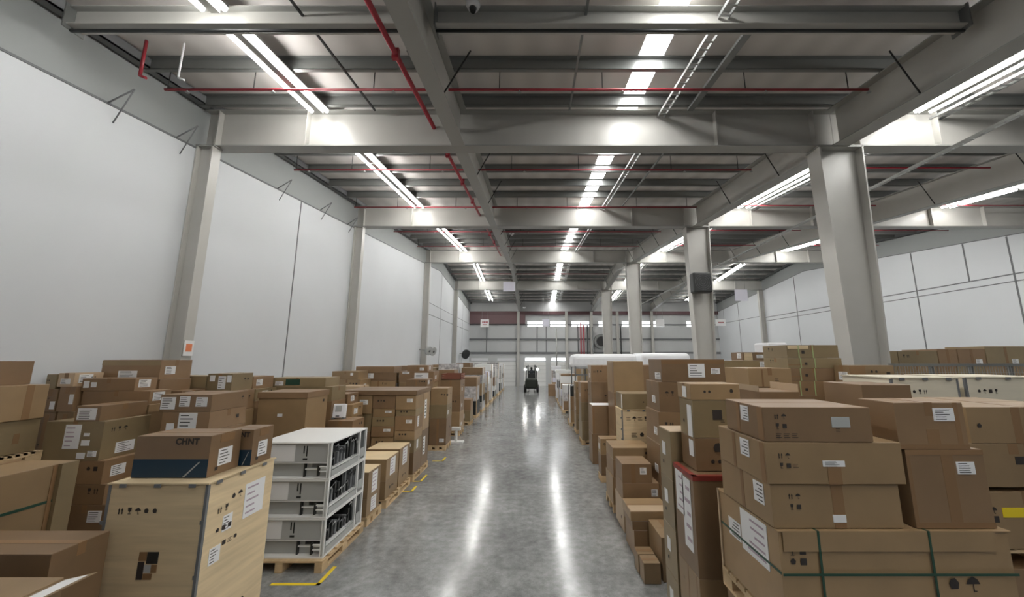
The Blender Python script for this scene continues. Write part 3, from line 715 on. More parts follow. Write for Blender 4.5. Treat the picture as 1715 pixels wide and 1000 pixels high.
# stack at the far left on a raised pallet
pallet(-6.55, -5.80, 4.08, 4.57, 1.585, 'raised wooden pallet between boxes at the left edge of the view', True)
carton(-6.55, -5.80, 4.08, 4.57, .8, 1.584, 'brown carton under the raised pallet at the left edge', 'card2')
carton(-6.55, -5.80, 4.08, 4.57, .001, .799, 'lowest brown carton under the raised pallet at the left edge', 'card2')
carton(-6.55, -5.87, 4.08, 4.55, 1.732, 2.10, 'olive brown carton on the raised pallet at the left edge', 'card3', tape='y', R=(('tape', .55, .3, .66, .6),))
carton(-6.55, -5.85, 4.08, 4.55, 2.102, 2.49, 'brown carton with a wide tape strip, middle one above the raised pallet', 'card', tape='y', R=(('tape', .58, 0, .72, 1),))
carton(-6.6, -6.08, 4.08, 4.54, 2.492, 2.765, 'red-brown carton, topmost above the raised pallet at the left edge', 'card2', tape='y')
# stack left of the plywood crate
S1 = 'in the stack behind the strapped carton'
stack(S1, 4.58, .54, [(680, 126, 168, {'F': (('label', .1, .1, .85, .85),), 'm': 'card2', 'S': (), 'look': 'small brown labelled box'}),
   (706, 72, 170, {'F': (('label', .35, .30, .62, .92, 1), ('label', .68, .62, .78, .7), ('label', .66, .38, .80, .52), ('label', .62, .05, .76, .2), ('label', .8, .1, .95, .25)), 'S': (('marks', .15, .7, .05, ['up','glass','umbrella']), ('label', .3, .1, .7, .38)), 'm': 'card3', 'look': 'large brown box with white papers'}),
   (772, 100, 172, {'m': 'card2'}), (812, 100, 174, {'m': 'card2'}), (846, 100, 176, {'m': 'card2', 'F': (('label', .6, .4, .9, .8),)})], 895)
# long row behind
stack('on the stack by the nearest wall column', 5.5, .5, [(603, 170, 268, {'m': 'card2', 'F': (('patch', 'card3', 0, .72, 1, .97, 'lid_band'), ('label', .3, .1, .62, .45)), 'look': 'large lidded brown box'})], 636, base=True)
stack('in the flat row below the lidded box', 5.15, .3, [(634, 137, 226, {'m': 'card2', 'F': (('label', .04, .25, .14, .8), ('label', .18, .3, .28, .7))}), (655, 137, 250, {'m': 'card2'})], 678)
stack('in the long row behind the blue-banded cartons', 6.13, .45, [(630, 228, 345, {'m': 'card3', 'look': 'long brown box'}), (650, 200, 345, {'m': 'card2', 'look': 'long brown box'})], 672)
stack('at the right end of the long row', 6.13, .45, [(626, 347, 388, {'F': (('label', .1, .55, .3, .9), ('label', .45, .1, .75, .85), ('label', .8, .5, .98, .9)), 'm': 'card3'}), (655, 347, 390, {'m': 'card2'})], 690)
stack('left of the brown lidded carton, behind the blue-banded cartons', 5.0, .62, [(661, 268, 354, {'F': (('label', .02, .15, .3, .85), ('label', .38, .3, .58, .9), ('label', .7, .3, .92, .85)), 'S': (('marks', .8, .5, .05, ['umbrella']),), 'm': 'card2'}),
   (690, 270, 350, {'F': (('label', .36, -.05, .74, .95), ('label', .12, .0, .28, .4)), 'S': (('marks', .7, .4, .06, ['square']),), 'm': 'card2'})], 722)
stack('left of the labelled pair behind the crate', 5.65, .4, [(655, 280, 303, {}), (675, 280, 300, {'m':'card'})], 700)
# brown lidded carton behind the cabinets
o = carton(-4.83, -3.98, 6.65, 7.3, 1.35, 2.2, 'large plain brown carton with overhanging lid behind the white cabinets', 'card', tape=True, F=(('patch', 'paper', .42, .52, .52, .58, 'small_mark'),), R=(('marks', .75, .75, .06, ['square']),))
MB().box(-.44, .44, -.345, .345, .76, .858).build('lid', 'card2', o)
carton(-4.83, -3.98, 6.65, 7.3, .7, 1.349, 'brown carton directly under the lidded carton behind the cabinets', 'card2')
carton(-4.83, -3.98, 6.65, 7.3, .001, .699, 'lowest brown carton under the lidded carton behind the cabinets', 'card2')
stack('in the greenish stack against the left wall', 7.75, .55, [(633, 450, 545, {'m': 'card3', 'F': (('label', .12, .15, .26, .6), ('patch', 'greenstrap', .3, .2, .55, .85, 'green_print')), 'look': 'long olive brown box'}), (648, 440, 556, {'m': 'card3'})], 672)
stack('left of the greenish stack by the wall', 7.15, .55, [(631, 386, 424, {'F': (('marks', .4, .2, .12, ['dot']),)}), (652, 386, 428, {})], 672)
# small white-labelled box and equipment behind the cabinets
stack('right of the lidded carton, behind the cabinets', 7.6, .5, [(705, 548, 590, {'m': 'card2'})], 730)
z = PZ(705, 7.7); x = PX(562, 690, 7.7)
o = thing('white_device', 'small tilted white device with grey display on a box behind the cabinets', 'device', (x, 7.85, z + .012)); o.rotation_euler = (math.radians(-10), 0, math.radians(8))
b_ = MB().box(-.12, .12, -.06, .06, .02, .30).build('casing', 'white', o); bevel(b_, .02, 2)
MB().box(-.07, .05, -.066, -.06, .14, .26).build('display', 'cabgrey', o); MB().box(-.05, .02, -.064, -.06, .04, .07).build('lettering', 'joint', o)
for s in (-1, 1): MB().box(s*.1 - .02, s*.1 + .02, -.07, .07, 0, .03).build('foot', 'joint', o)
stack('behind the small white device', 8.36, .5, [(660, 550, 582, {'m': 'card2', 'F': (('label', .1, .4, .5, .9),)}), (678, 548, 590, {'m': 'card'})], 700)
# low pale crates by the aisle
lab_ = (('label', .3, .12, .72, .92, 1),)
for (d0, d1, x0, zs, nm) in ((6.70, 7.22, -3.75, (.43, .86), 'nearest of the low pale stacks'), (7.48, 8.12, -3.54, (.48, .87), 'middle of the low pale stacks'), (8.18, 8.82, -3.54, (.48, .90), 'farthest of the low pale stacks')):
    zb = .146
    for k, z in enumerate(zs):
        carton(x0, -2.83, d0, d1, zb, z, 'low %s carton at the aisle edge, %s one, %s' % (('brown', 'pale-topped')[k], ('lower', 'upper')[k], nm), ('card', 'card')[k], R=lab_ if k or d0 < 7 else (('marks', .3, .4, .06, ['square','umbrella','dot']),), F=(), T=(('patch', 'ply', .01, .01, .99, .99, 'pale_top'),) if k else (), tape=True)
        zb = z + .001
pallet(-3.77, -2.81, 6.70, 7.3, 0, 'wooden pallet under the nearest low pale stack', True)
pallet(-3.55, -2.79, 7.47, 8.84, 0, 'long wooden pallet under the middle and farthest low pale stacks', True)
# wrapped mixed load at d = 9
B = 'of the wrapped mixed load'
bx = [(-2.8, -3.28, 0), (-3.29, -3.83, 1), (-3.84, -4.5, 2)]
nm = ['aisle column', 'middle column', 'wall-side column']
lv = [[.146, .62, .90, 1.12, 1.45, 1.60, 1.93], [.146, .7, .98, 1.22, 1.42, 1.62, 1.93], [.146, .75, 1.1, 1.5, 1.93]]
for (xr, xl, c) in bx:
    L_ = lv[c]
    for k in range(len(L_) - 1):
        F = (('label', .55, .5, .85, .75),) if (k + c) % 2 else (('marks', .2, .5, .05, ['square','dot','square']),)
        S = (('label', .3, .2, .5, .9, 1),) if k in (1, 3) and c == 0 else ()
        j_ = random.uniform(0, .02)
        carton(xl + j_, xr, 9.0 + random.uniform(0, .04), 9.62, L_[k], L_[k+1] - .001, 'brown box, level %s, %s %s' % (('one','two','three','four','five','six')[k], nm[c], B), ('card2', 'card3', 'card')[(k + c) % 3], F=F, R=S)
carton(-4.5, -2.8, 9.63, 10.2, .146, 1.0, 'long brown carton, lower one at the back ' + B, 'card2', R=(('label', .2, .3, .5, .8),))
carton(-4.5, -2.8, 9.63, 10.2, 1.001, 1.93, 'long brown carton, upper one at the back ' + B, 'card', R=(('label', .2, .3, .5, .8),))
o = carton(-4.55, -2.78, 8.98, 10.2, 1.932, 2.04, 'flat cardboard cover sheet over the wrapped mixed load', 'card2')
pallet(-4.52, -2.78, 8.98, 10.22, 0, 'wooden pallet under the wrapped mixed load', True)
carton(-5.6, -4.7, 8.9, 9.5, .9, 1.75, 'brown box upright on another left of the wrapped mixed load', 'card', R=())
carton(-5.6, -4.7, 8.9, 9.5, .001, .899, 'lower brown box left of the wrapped mixed load', 'card2')
# aisle row beyond
def aisle_stack(desc, x1, x0, y0, y1, zs, side, mats=None, labs=None, looks=None, name='cardboard_box'):
    zb = .146
    pallet(min(x0, x1) - .01, max(x0, x1) + .01, y0 - .01, y1 + .01, 0, 'wooden pallet under the ' + desc)
    n = len(zs)
    for k, z in enumerate(zs):
        W, D, H = abs(x1 - x0), y1 - y0, z - zb
        F, S = auto(W, D, H, side, True) if y0 < 16 else ([], [])
        if y0 >= 16 and random.random() < .4: F = [('label', .3, .3, .6, .7)]
        lb = '%s, %s of the %s' % ((looks[k] if looks else 'brown cardboard box'), 'topmost' if k == n - 1 else ('lowest', 'second from bottom', 'third from bottom', 'fourth from bottom')[k], desc)
        kw = dict(R=S) if side == 'R' else dict(L=S)
        carton(min(x0, x1), max(x0, x1), y0, y1, zb + .001, z, lb, mats[k] if mats else random.choice(('card','card2','card3')), random.uniform(-1, 1), None, F=F, tape=True, **kw); zb = z
aisle_stack('two-part stack beyond the wrapped mixed load', -3.25, -2.72, 11.9, 12.6, [.95, 1.35, 1.86], 'R', ['card2', 'card3', 'card'])
aisle_stack('narrow stack behind the two-part stack at left', -3.95, -3.3, 11.6, 12.3, [.7, 1.3, 1.95, 2.15], 'R')
aisle_stack('dark left-row stack under a slatted crate', -3.45, -2.72, 14.0, 14.8, [.85, 1.45, 2.0], 'R', ['card', 'card2', 'card2'])
m = MB(); W_, D_, H_ = .73, .8, .22
for (a, b, c, e) in ((-W_/2, W_/2, -D_/2, -D_/2 + .02), (-W_/2, W_/2, D_/2 - .02, D_/2), (-W_/2, -W_/2 + .02, -D_/2, D_/2), (W_/2 - .02, W_/2, -D_/2, D_/2)):
    for z in (.0, .08, .16): m.box(a, b, c, e, z, z + .06)
m.box(-W_/2, W_/2, -D_/2, D_/2, 0, .02)
tag(m.build('slatted_crate', mat('red_brown_wood', (.2, .07, .04), .6), loc=(-3.085, 14.4, 2.002)), 'shallow red-brown slatted crate on top of the dark stack', 'crate')
aisle_stack('low left-row stack beyond the slatted crate', -3.3, -2.7, 16.2, 16.9, [.6, 1.05], 'R')
aisle_stack('stack behind that low stack, left row', -4.1, -3.4, 16.0, 16.8, [.9, 1.6, 2.3], 'R')

# small item standing on the floor at 745,740
o = thing('floor_stand', 'small white pedestal on a base board at the left aisle edge', 'stand', (-2.62, 12.95, 0))
MB().box(-.25, .25, -.15, .15, 0, .05).build('base', 'cab', o); MB().cyl((0,0,.05), (0,0,.4), .05, 10).build('post', 'cab', o); MB().box(-.14, .14, -.08, .08, .4, .5).build('head', 'cab', o)
# far left loads: wrapped goods and racks
FL = [(18.0, 'white film-wrapped load at the left aisle edge, nearest of its row', 'greyfilm', 1.9, .7), (20.0, 'grey wrapped load at the left aisle edge, second of its row', 'greyfilm', 2.3, .9),
      (22.0, 'dark-based wrapped load at the left aisle edge, third of its row', 'greyfilm', 2.0, .8), (24.2, 'tall white wrapped load at the left aisle edge, fourth of its row', 'film', 2.4, .8),
      (26.4, 'wrapped load at the left aisle edge, fifth of its row', 'greyfilm', 2.2, .9), (28.6, 'narrow white wrapped load at the left aisle edge, sixth of its row', 'film', 2.5, .6), (31, 'wrapped load at the left aisle edge, seventh of its row', 'greyfilm', 2.2, .9), (33.5, 'last wrapped load of the left aisle edge', 'film', 2.3, .8)]
def wrapped(x0, x1, y0, y1, h, label, mt, seed=0):
    r = random.Random(seed); o = thing('wrapped_load', label, 'wrapped goods', ((x0+x1)/2, (y0+y1)/2, 0)); W, D = x1 - x0, y1 - y0
    m = MB()
    for k in range(3): a = -W/2 + (W-.12)*k/2; m.box(a, a + .12, -D/2, D/2, 0, .10)
    m.box(-W/2, W/2, -D/2, D/2, .10, .145); m.build('pallet', 'wood', o)
    z = .145; k = 0
    while z < h - .1:
        hh = min(h - z, r.uniform(.3, .7)); i = r.uniform(0, .05)
        mt_ = r.choice(('card', 'card2', 'greyfilm', 'black', 'cab', 'lav', 'greyfilm')) if mt == 'greyfilm' else r.choice(('film', 'cab', 'film', 'greyfilm'))
        b_ = MB().box(-W/2 + i, W/2 - r.uniform(0, .05), -D/2 + i, D/2 - i, z, z + hh - .004).build('wrapped_bundle', mt_, o); z += hh
    for s in (-1, 1):
        MB().box(s*W/2 - .02, s*W/2 + .02, -D/2 - .012, -D/2 + .03, .145, h).build('edge_protector', 'whitestrap' if r.random() < .7 else 'cardlight', o)
    return o
for k, (d, lb, mt, h, w_) in enumerate(FL): wrapped(-2.75 - w_ - .25, -2.72, d, d + 1.2, h, lb, mt, k)
# hidden rows between the left aisle row and the wall: only their tops show
def row(spec, side, desc):
    for k, (u0, u1, vt, d, lk) in enumerate(spec):
        stack('%s, %s' % (desc, lk), d, .8, [(vt, u0, u1, {})], vt + random.choice((14, 18, 22)), side)
stack('of the back row right of the second wall column', 11.8, .7, [(622, 556, 600, {'F': (('label', .7, .5, .8, .8),)}), (636, 556, 604, {})], 655)
stack('of the back row, under a thin dark box', 12.55, .7, [(614, 596, 660, {'m': 'card2', 'plain': 1}), (624, 600, 664, {'m': 'card2', 'F': (('label', .1, .3, .4, .9),)}), (638, 605, 662, {'m': 'card'})], 652)
stack('of the back row, right of the dark gap', 12.6, .7, [(612, 682, 716, {'m': 'card2'}), (622, 668, 726, {'m': 'card2', 'F': (('label', .1, .75, .3, .95), ('label', .45, .2, .85, .85))}), (640, 668, 724, {'m': 'card'})], 658)
stack('of the pale-topped stack before the second wall column', 10.9, .6, [(647, 568, 602, {'m': 'cardlight', 'plain': 1})], 668)
stack('in the corner stack by the left wall', 5.1, .35, [(627, 62, 94, {'m': 'card3'}), (652, 62, 94, {'m': 'card2'})], 690)
stack('in the small open-topped stack by the left wall', 5.1, .34, [(625, 97, 124, {'m': 'cardlight', 'F': (('label', .2, .2, .8, .6),)}), (648, 97, 124, {'m': 'card2', 'F': (('label', .7, .3, .95, .7),)})], 690)
n = 0
FB = [(-6.3, -5.2, 17, 1.2, 'second'), (-6.3, -5.2, 19.4, 1.2, 'third'), (-5.1, -4.0, 20, 1.1, None), (-6.3, -5.2, 23.2, 1.2, 'fourth'), (-5.0, -4.1, 24, 1.1, None), (-6.3, -5.0, 26.5, 1.2, 'fifth'), (-4.9, -4.0, 27.5, 1.1, None)]
desc = ['stack by the left wall short of the third wall column', 'stack by the left wall level with the small wall fans', 'stack between aisle row and wall, level with the small wall fans', 'stack by the left wall just past the small wall fans', 'stack between aisle row and wall, past the small wall fans', 'stack by the left wall nearing the fourth wall column', 'stack before the fourth wall column, set off the wall']
for k, (a, b, y, dp, _) in enumerate(FB):
    zb = .001
    for q, z in enumerate((1.2, (2.45, 2.3, 2.5, 2.4, 2.5, 2.35, 2.45)[k])):
        carton(a, b, y, y + dp, zb, z, '%s carton of the %s' % (('lower', 'upper')[q], desc[k]), ('card','card2','card3','greyfilm')[(k + q) % 4], tape=True); zb = z + .001

# ================================================================ RIGHT GOODS
# near strapped carton with lid on a raised pallet
D0 = 2.62; xl, xr = 1.6, 3.10
o = carton(xl, xr, D0, 3.4, 1.09, 1.68, 'very wide brown carton with lid and green straps, nearest at right', 'card', tape=True,
   F=(('marks', .035, .76, .05, ['glass','square']), ('marks', .035, .655, .05, ['dot','square']), ('marks', .70, .40, .09, ['dot','umbrella']), ('marks', .70, .22, .09, ['lines','lines'])),
   L=(('label', .16, .48, .58, .97, 1), ('label', .60, .52, .82, .74)))
W_, D_, H_ = xr - xl, 3.4 - D0, .59
l = MB(); l.box(-W_/2 - .012, W_/2 + .012, -D_/2 - .014, D_/2 + .014, H_, H_ + .006); l.box(-W_/2 + .02, W_/2 - .1, -D_/2 - .014, -D_/2 - .008, H_ - .115, H_); l.build('lid', 'card', o)
for x in (-W_/2 + .25, W_/2 - .53):
    MB().box(x - .007, x + .007, -D_/2 - .018, -D_/2 - .014, -.0, H_ + .008).box(x - .007, x + .007, -D_/2 - .018, D_/2 + .018, H_ + .006, H_ + .009).build('strap', 'greenstrap', o)
MB().box(-W_/2 - .004, W_/2 + .004, -D_/2 - .021, -D_/2 - .0185, .335, .35).box(-W_/2 - .005, -W_/2 - .003, -D_/2, D_/2, .333, .35).build('strap', 'greenstrap', o)
MB().box(-W_/2 - .012, -W_/2 + .012, D_/2 - .012, D_/2 + .012, 0, H_ + .01).build('corner_guard', 'cardlight', o)
pallet(xl - .01, xr + .02, D0, 3.42, .94, 'raised wooden pallet under the green-strapped carton at right', True)
carton(xl + .01, xr, D0 + .01, 3.4, .146, .939, 'brown carton under the raised pallet at right', 'card2', L=(('label', .2, .4, .5, .8),))
pallet(xl, xr, D0, 3.4, 0, 'floor pallet under the green-strapped carton stack')
z0 = 1.69
carton(1.59, 2.45, D0 + .02, 3.30, z0, 1.965, 'brown box on the green-strapped carton, lowest of the wide three', 'card', yaw=0, tape='y',
   F=(('marks', .13, .66, .035, ['up','umbrella']), ('marks', .13, .42, .035, ['glass','square']), ('tape', .47, 0, .56, .99), ('label', .46, .13, .56, .3)), L=(('label', .12, .4, .30, .9), ('tape', .5, .0, .56, .98)))
carton(1.57, 2.49, D0, 3.26, 1.968, 2.235, 'brown box with white handle slot, middle of the wide three at right', 'card', yaw=-.4, tape=True,
   F=(('marks', .09, .62, .035, ['up','umbrella']), ('marks', .09, .38, .035, ['glass','square','lines']), ('label', .41, .42, .57, .56), ('tape', .44, 0, .54, .42)), L=(('label', .30, .45, .48, .9), ('tape', .02, 0, .1, .97), ('tape', .6, 0, .66, .97)))
o = carton(1.585, 2.31, D0, 3.14, 2.238, 2.465, 'brown box with grey print square, topmost of the wide three at right', 'card2', yaw=-1.2, tape=True,
   F=(('marks', .1, .66, .035, ['up','umbrella']), ('marks', .1, .38, .035, ['glass','square']), ('marks', .1, .1, .04, ['lines','lines','lines']), ('patch', 'cabgrey', .63, .42, .80, .72, 'printed_square'), ('marks', .66, .28, .03, ['lines'])), L=(('label', .35, .45, .55, .92), ('tape', .02, .02, .14, .98), ('tape', .6, .02, .68, .98)))
carton(2.53, 3.06, D0 + .02, 3.1, z0, 2.185, 'upright taped brown carton right of the wide three, lower one', 'card2', yaw=0, tape='y', F=(('tape', .45, 0, .60, 1), ('tape', 0, 0, .05, 1), ('tape', 0, .93, 1, 1), ('tape', 0, 0, 1, .07), ('label', .63, .68, .86, .84)))
carton(2.50, 2.98, D0 + .02, 2.92, 2.188, 2.495, 'taped brown carton right of the wide three, upper one with label', 'card2', yaw=0, tape='y', F=(('tape', .42, 0, .60, .42), ('tape', .85, 0, .92, 1), ('tape', 0, .0, 1, .1), ('label', .55, .60, .85, .88)))
# behind the gap
stack('seen through the gap behind the wide three at right', 3.45, .5, [(664, 1450, 1512, {'m': 'card2', 'F': (('patch', 'cabgrey', .3, .4, .75, .65, 'printed_square'),)})], 760, 'L', zb=1.3, base=False) if False else None
carton(3.0, 3.45, 3.45, 3.9, 1.5, 2.56, 'tall dark brown carton behind the gap between the near right stacks', 'card2', F=(('patch', 'cabgrey', .12, .60, .5, .72, 'printed_square'),))
carton(3.0, 3.45, 3.45, 3.9, .001, 1.499, 'lower brown carton behind the gap between the near right stacks', 'card2')
# right edge stack
stack('in the stack at the right edge of the view', 3.2, .8, [(682, 1622, 1830, {'F': (('tape', .36, 0, .43, 1), ('marks', .06, .4, .05, ['dot'])), 'm': 'card', 'tape': 'y'}),
   (743, 1625, 1830, {'F': (('patch', 'ink', .38, .52, .46, .7, 'printed_square'), ('tape', .34, .75, .42, 1), ('patch', 'tape', .46, .52, .54, .7, 'printed_square')), 'm': 'card', 'tape': 'y'})], 823, 'L', zb=1.76, base=False)
stack('with yellow label, at the right edge under the two boxes', 3.2, .8, [(824, 1625, 1830, {'F': (('marks', .19, .62, .05, ['umbrella']), ('marks', .19, .45, .06, ['square']), ('patch', 'yellow', .285, .55, .55, .72, 'yellow_label')), 'm': 'card', 'look': 'large brown box', 'tape': 'y'})], 940, 'L', zb=1.30, base=False)
pallet(3.62, 4.75, 3.2, 4.0, 1.15, 'raised wooden pallet under the yellow-labelled box', True)
carton(3.64, 4.75, 3.22, 4.0, .146, 1.149, 'brown carton under the raised pallet at the right edge', 'card2'); pallet(3.62, 4.75, 3.2, 4.0, 0, 'floor pallet at the right edge of the view')
# white crates
for k, (u0, u1, vt, lb) in enumerate(((1494, 1606, 632, 'pale white plywood crate with stencilled marks, left one of two'), (1618, 1760, 631, 'pale white plywood crate with stencilled marks, right one of two'))):
    d = 4.5; x0, x1 = PX(u0, 650, d), PX(u1, 650, d)
    crate(x0, x1, d, d + .7, 1.2, PZ(vt, d), lb, 'plywhite', F=(('marks', .12, .86, .05, ['dot','umbrella','dot','glass','up'] if k == 0 else ['dot','umbrella','square','glass']),))
    carton(x0, x1, d, d + .7, .001, 1.199, 'brown carton under the %s white plywood crate' % ('left', 'right')[k], 'card2')
# steel cage
d = 5.45; x0, x1 = PX(1500, 620, d), 7.6
o = thing('steel_cage', 'grey steel mesh cage behind the white plywood crates', 'cage', ((x0+x1)/2, d + .18, 0)); W_ = x1 - x0; H_ = PZ(609, d)
for z in (H_, PZ(632, d) , 1.2, .15): MB().box(-W_/2, W_/2, -.18, -.14, z - .04, z).build('rail', 'galv', o)
for k in range(5): a = -W_/2 + W_ * k / 4; MB().box(a - .02, a + .02, -.14, -.10, 0, H_).build('post', 'galv', o)
m = MB(); k = 0
for k in range(60): a = -W_/2 + W_ * k / 60; m.box(a, a + .004, -.165, -.16, .15, H_ - .02)
for k in range(30): z = .2 + k * (H_ - .25) / 30; m.box(-W_/2, W_/2, -.17, -.165, z, z + .004)
m.build('mesh', 'pipe', o)
# row above the cage, and behind
us = [1470, 1505, 1572, 1605, 1652, 1720]; vs = [588, 588, 585, 584, 580]
for k in range(5):
    stack('behind the steel cage, %s' % ('stack nearest the column', 'second stack from the column', 'third stack from the column', 'fourth stack from the column', 'stack at the view edge')[k], 8.2, .8, [(vs[k], us[k], us[k+1] - 1, {'m': ('card3','card3','card2','card2','card3')[k]}), (613, us[k], us[k+1] - 1, {'m': ('card3','card','card2','card3','card')[k]})], 640, 'L')
stack('in front of the nearest free-standing column', 5.45, .28, [(612, 1424, 1499, {'m': 'card', 'F': (('marks', .45, .6, .05, ['dot','dot']), ('marks', .8, .45, .07, ['square']), ('tape', .0, .0, .35, .96))}), (646, 1424, 1494, {'m': 'card2'})], 664, 'L')
# strapped column of small boxes
st = [(578, 1318, 1404, 'card3'), (600, 1320, 1410, 'card3'), (617, 1322, 1408, 'card2'), (638, 1322, 1408, 'card2')]
obs = stack('in the green-strapped column of flat boxes', 5.75, .6, [(a, b, c, {'m': m_, 'F': (('marks', .3, .3, .05, ['square']), ('tape', 0, .3, .35, .38)) if k else (('patch', 'ply', .02, .7, .42, .95, 'pale_print'), ('marks', .27, .3, .06, ['square']))}) for k, (a, b, c, m_) in enumerate(st)], 663, 'L')
pg = mat('pale_green_strap', (.35, .42, .2), .4)
for ob in obs[:4]:
    for q in (-.22, .0): MB().box(q - .008, q + .008, -.306, -.302, .002, ob.dimensions.z).build('strap', pg, ob)
# open-flap boxes
stack('in the pair beside the green-strapped column', 4.95, .6, [(617, 1254, 1326, {'m': 'card', 'look': 'brown box with pale top', 'F': (('tape', .3, 0, .34, .95), ('marks', .6, .3, .05, ['lines']))}), (648, 1262, 1324, {'m': 'card2'})], 668, 'L')
x, z = at(1308, 660, 4.6)
o = carton(PX(1240, 670, 4.5), PX(1300, 670, 4.5), 4.1, 4.6, 1.9, 2.44, 'open brown carton with raised flaps behind the wide three at right', 'card2', tape=True)
W_ = PX(1300, 670, 4.5) - PX(1240, 670, 4.5)
MB().box(W_/2, W_/2 + .006, -.24, .24, .54, .62).build('open_flap', 'cardlight', o); MB().box(-W_/2 - .006, -W_/2, -.24, .24, .54, .6).build('open_flap', 'cardlight', o)
carton(PX(1240, 670, 4.5), PX(1300, 670, 4.5), 4.1, 4.6, .9, 1.899, 'brown carton under the open-flapped carton at right', 'card2'); carton(PX(1240, 670, 4.5), PX(1300, 670, 4.5), 4.1, 4.6, .001, .899, 'lowest brown carton under the open-flapped carton at right', 'card2')
# box with a lid above the red-taped one
B1 = 'above the red-taped carton'
carton(1.56, 2.05, 3.76, 4.09, 2.39, 2.545, 'brown box with small printed marks, topmost ' + B1, 'card', tape='x', F=(('marks', .25, .4, .035, ['dot','dot']), ('marks', .78, .4, .05, ['dot'])), L=(('label', .3, .1, .6, .8),))
carton(1.57, 2.03, 3.76, 4.09, 2.03, 2.388, 'brown box with dark print square, second from top ' + B1, 'card3', F=(('patch', 'ink', .42, .48, .62, .74, 'printed_square'), ('marks', .58, .4, .04, ['lines'])), L=(('label', .1, .0, .4, .85, 1), ('marks', .6, .3, .05, ['dot'])))
carton(1.57, 2.03, 3.76, 4.09, 1.726, 2.028, 'brown box with black emblem, third from top ' + B1, 'card2', F=(('marks', .35, .5, .12, ['dot']), ('marks', .3, .2, .05, ['dot','dot'])), L=(('label', .1, .4, .4, .9),))
# red taped
o = carton(1.47, 2.02, 3.62, 4.09, .86, 1.72, 'brown carton with red-taped top and paper sheets, right aisle edge', 'card2', tape=True, L=(('label', .15, .2, .55, .93, 1), ('label', .5, .5, .9, .95, 1)))
MB().box(-.278, .278, -.239, -.235, .82, .862).box(-.278, .278, -.239, -.19, .860, .863).box(-.278, -.23, -.239, .239, .860, .863).box(-.279, -.275, -.239, .239, .82, .862).build('red_tape', 'redtape', o)
carton(1.47, 2.02, 3.62, 4.09, .001, .859, 'pale brown carton with grooved side under the red-taped one', 'card', L=(('tape', .1, 0, .16, 1), ('tape', .5, 0, .56, 1), ('marks', .7, .8, .03, ['lines'])))
# tall narrow column of boxes B
BT = 'in the tall pale column at the right aisle edge'
zz = [.001, .55, 1.03, 1.52, 2.02]
for k in range(4):
    carton(1.46, 1.80, 4.12, 4.48, zz[k], zz[k+1] - .001, 'grey-brown narrow box, %s %s' % (('lowest', 'third from top', 'second from top', 'topmost')[k], BT), 'card3', L=(('label', .45, .45, .72, .72), ('marks', .6, .25, .04, ['square'])) , T=(('patch', 'cardlight', .02, .02, .98, .98, 'pale_top'),) if k == 3 else ())
# low stepped boxes on the floor
carton(1.39, 1.60, 5.12, 5.32, .001, .24, 'small brown box on the floor at the right aisle edge, nearer of two', 'card', tape='x')
carton(1.38, 1.60, 5.34, 5.54, .001, .24, 'small brown box on the floor at the right aisle edge, farther of two', 'card', tape='x')
carton(1.64, 1.95, 5.16, 5.7, .001, .52, 'upright brown box beside the two small floor boxes', 'card', tape='y')
carton(1.44, 2.05, 5.74, 6.25, .001, .36, 'dark brown box, lowest of the three beyond the small floor boxes', 'card2')
carton(1.42, 2.02, 5.74, 6.25, .362, .48, 'flat brown box, middle of the three beyond the small floor boxes', 'card2'); carton(1.40, 2.0, 5.74, 6.25, .482, .61, 'flat pale-topped box, upper of the three beyond the small floor boxes', 'card', tape='x', T=(('patch', 'cardlight', .02, .02, .98, .44, 'pale_top'),))
carton(1.46, 2.05, 6.45, 7.05, .02, .50, 'cream box at floor level, lowest of the labelled step stack', 'cardlight', L=(('marks', .2, .3, .07, ['dot']),))
carton(1.46, 2.06, 6.45, 6.98, .502, .77, 'brown box with label at its right, middle of the step stack', 'card2', F=(('label', .78, .25, .95, .65),))
carton(1.46, 1.95, 6.45, 6.95, .772, 1.07, 'brown box with cream label, topmost of the step stack', 'card2', F=(('label', .6, .45, .82, .8), ('tape', .3, 0, .45, 1)))
pallet(1.46, 2.2, 7.25, 7.95, 0, 'wooden pallet beyond the step stack at right')
carton(1.46, 2.2, 7.25, 7.9, .146, .62, 'brown box, lowest beyond the step stack', 'card'); carton(1.48, 2.2, 7.25, 7.9, .622, .93, 'brown box, middle one beyond the step stack', 'card2'); carton(1.48, 2.2, 7.25, 7.9, .932, 1.14, 'brown box with dark mark, topmost beyond the step stack', 'card', tape='x', F=(('marks', .82, .4, .06, ['dot']),))
crate(PX(1042, 710, 8.1), PX(1116, 710, 8.1), 8.1, 8.7, .9, 1.72, 'honey-coloured plywood crate with stencilled marks, right row', 'ply', F=(('marks', .1, .72, .09, ['lines','umbrella','lines','glass']), ('marks', .2, .3, .12, ['lines','dot','lines'])))
carton(PX(1042, 710, 8.1), PX(1116, 710, 8.1), 8.1, 8.7, .001, .899, 'brown carton under the honey-coloured plywood crate', 'card2')
carton(PX(1042, 672, 8.1), PX(1110, 672, 8.1), 8.1, 8.7, 1.722, 2.05, 'brown box with white edge on the honey-coloured plywood crate', 'card3', tape='x', F=(('marks', .82, .4, .06, ['dot']), ('marks', .5, .4, .04, ['dot'])), L=(('patch', 'whitestrap', 0, .05, .12, .95, 'edge_tape'),))
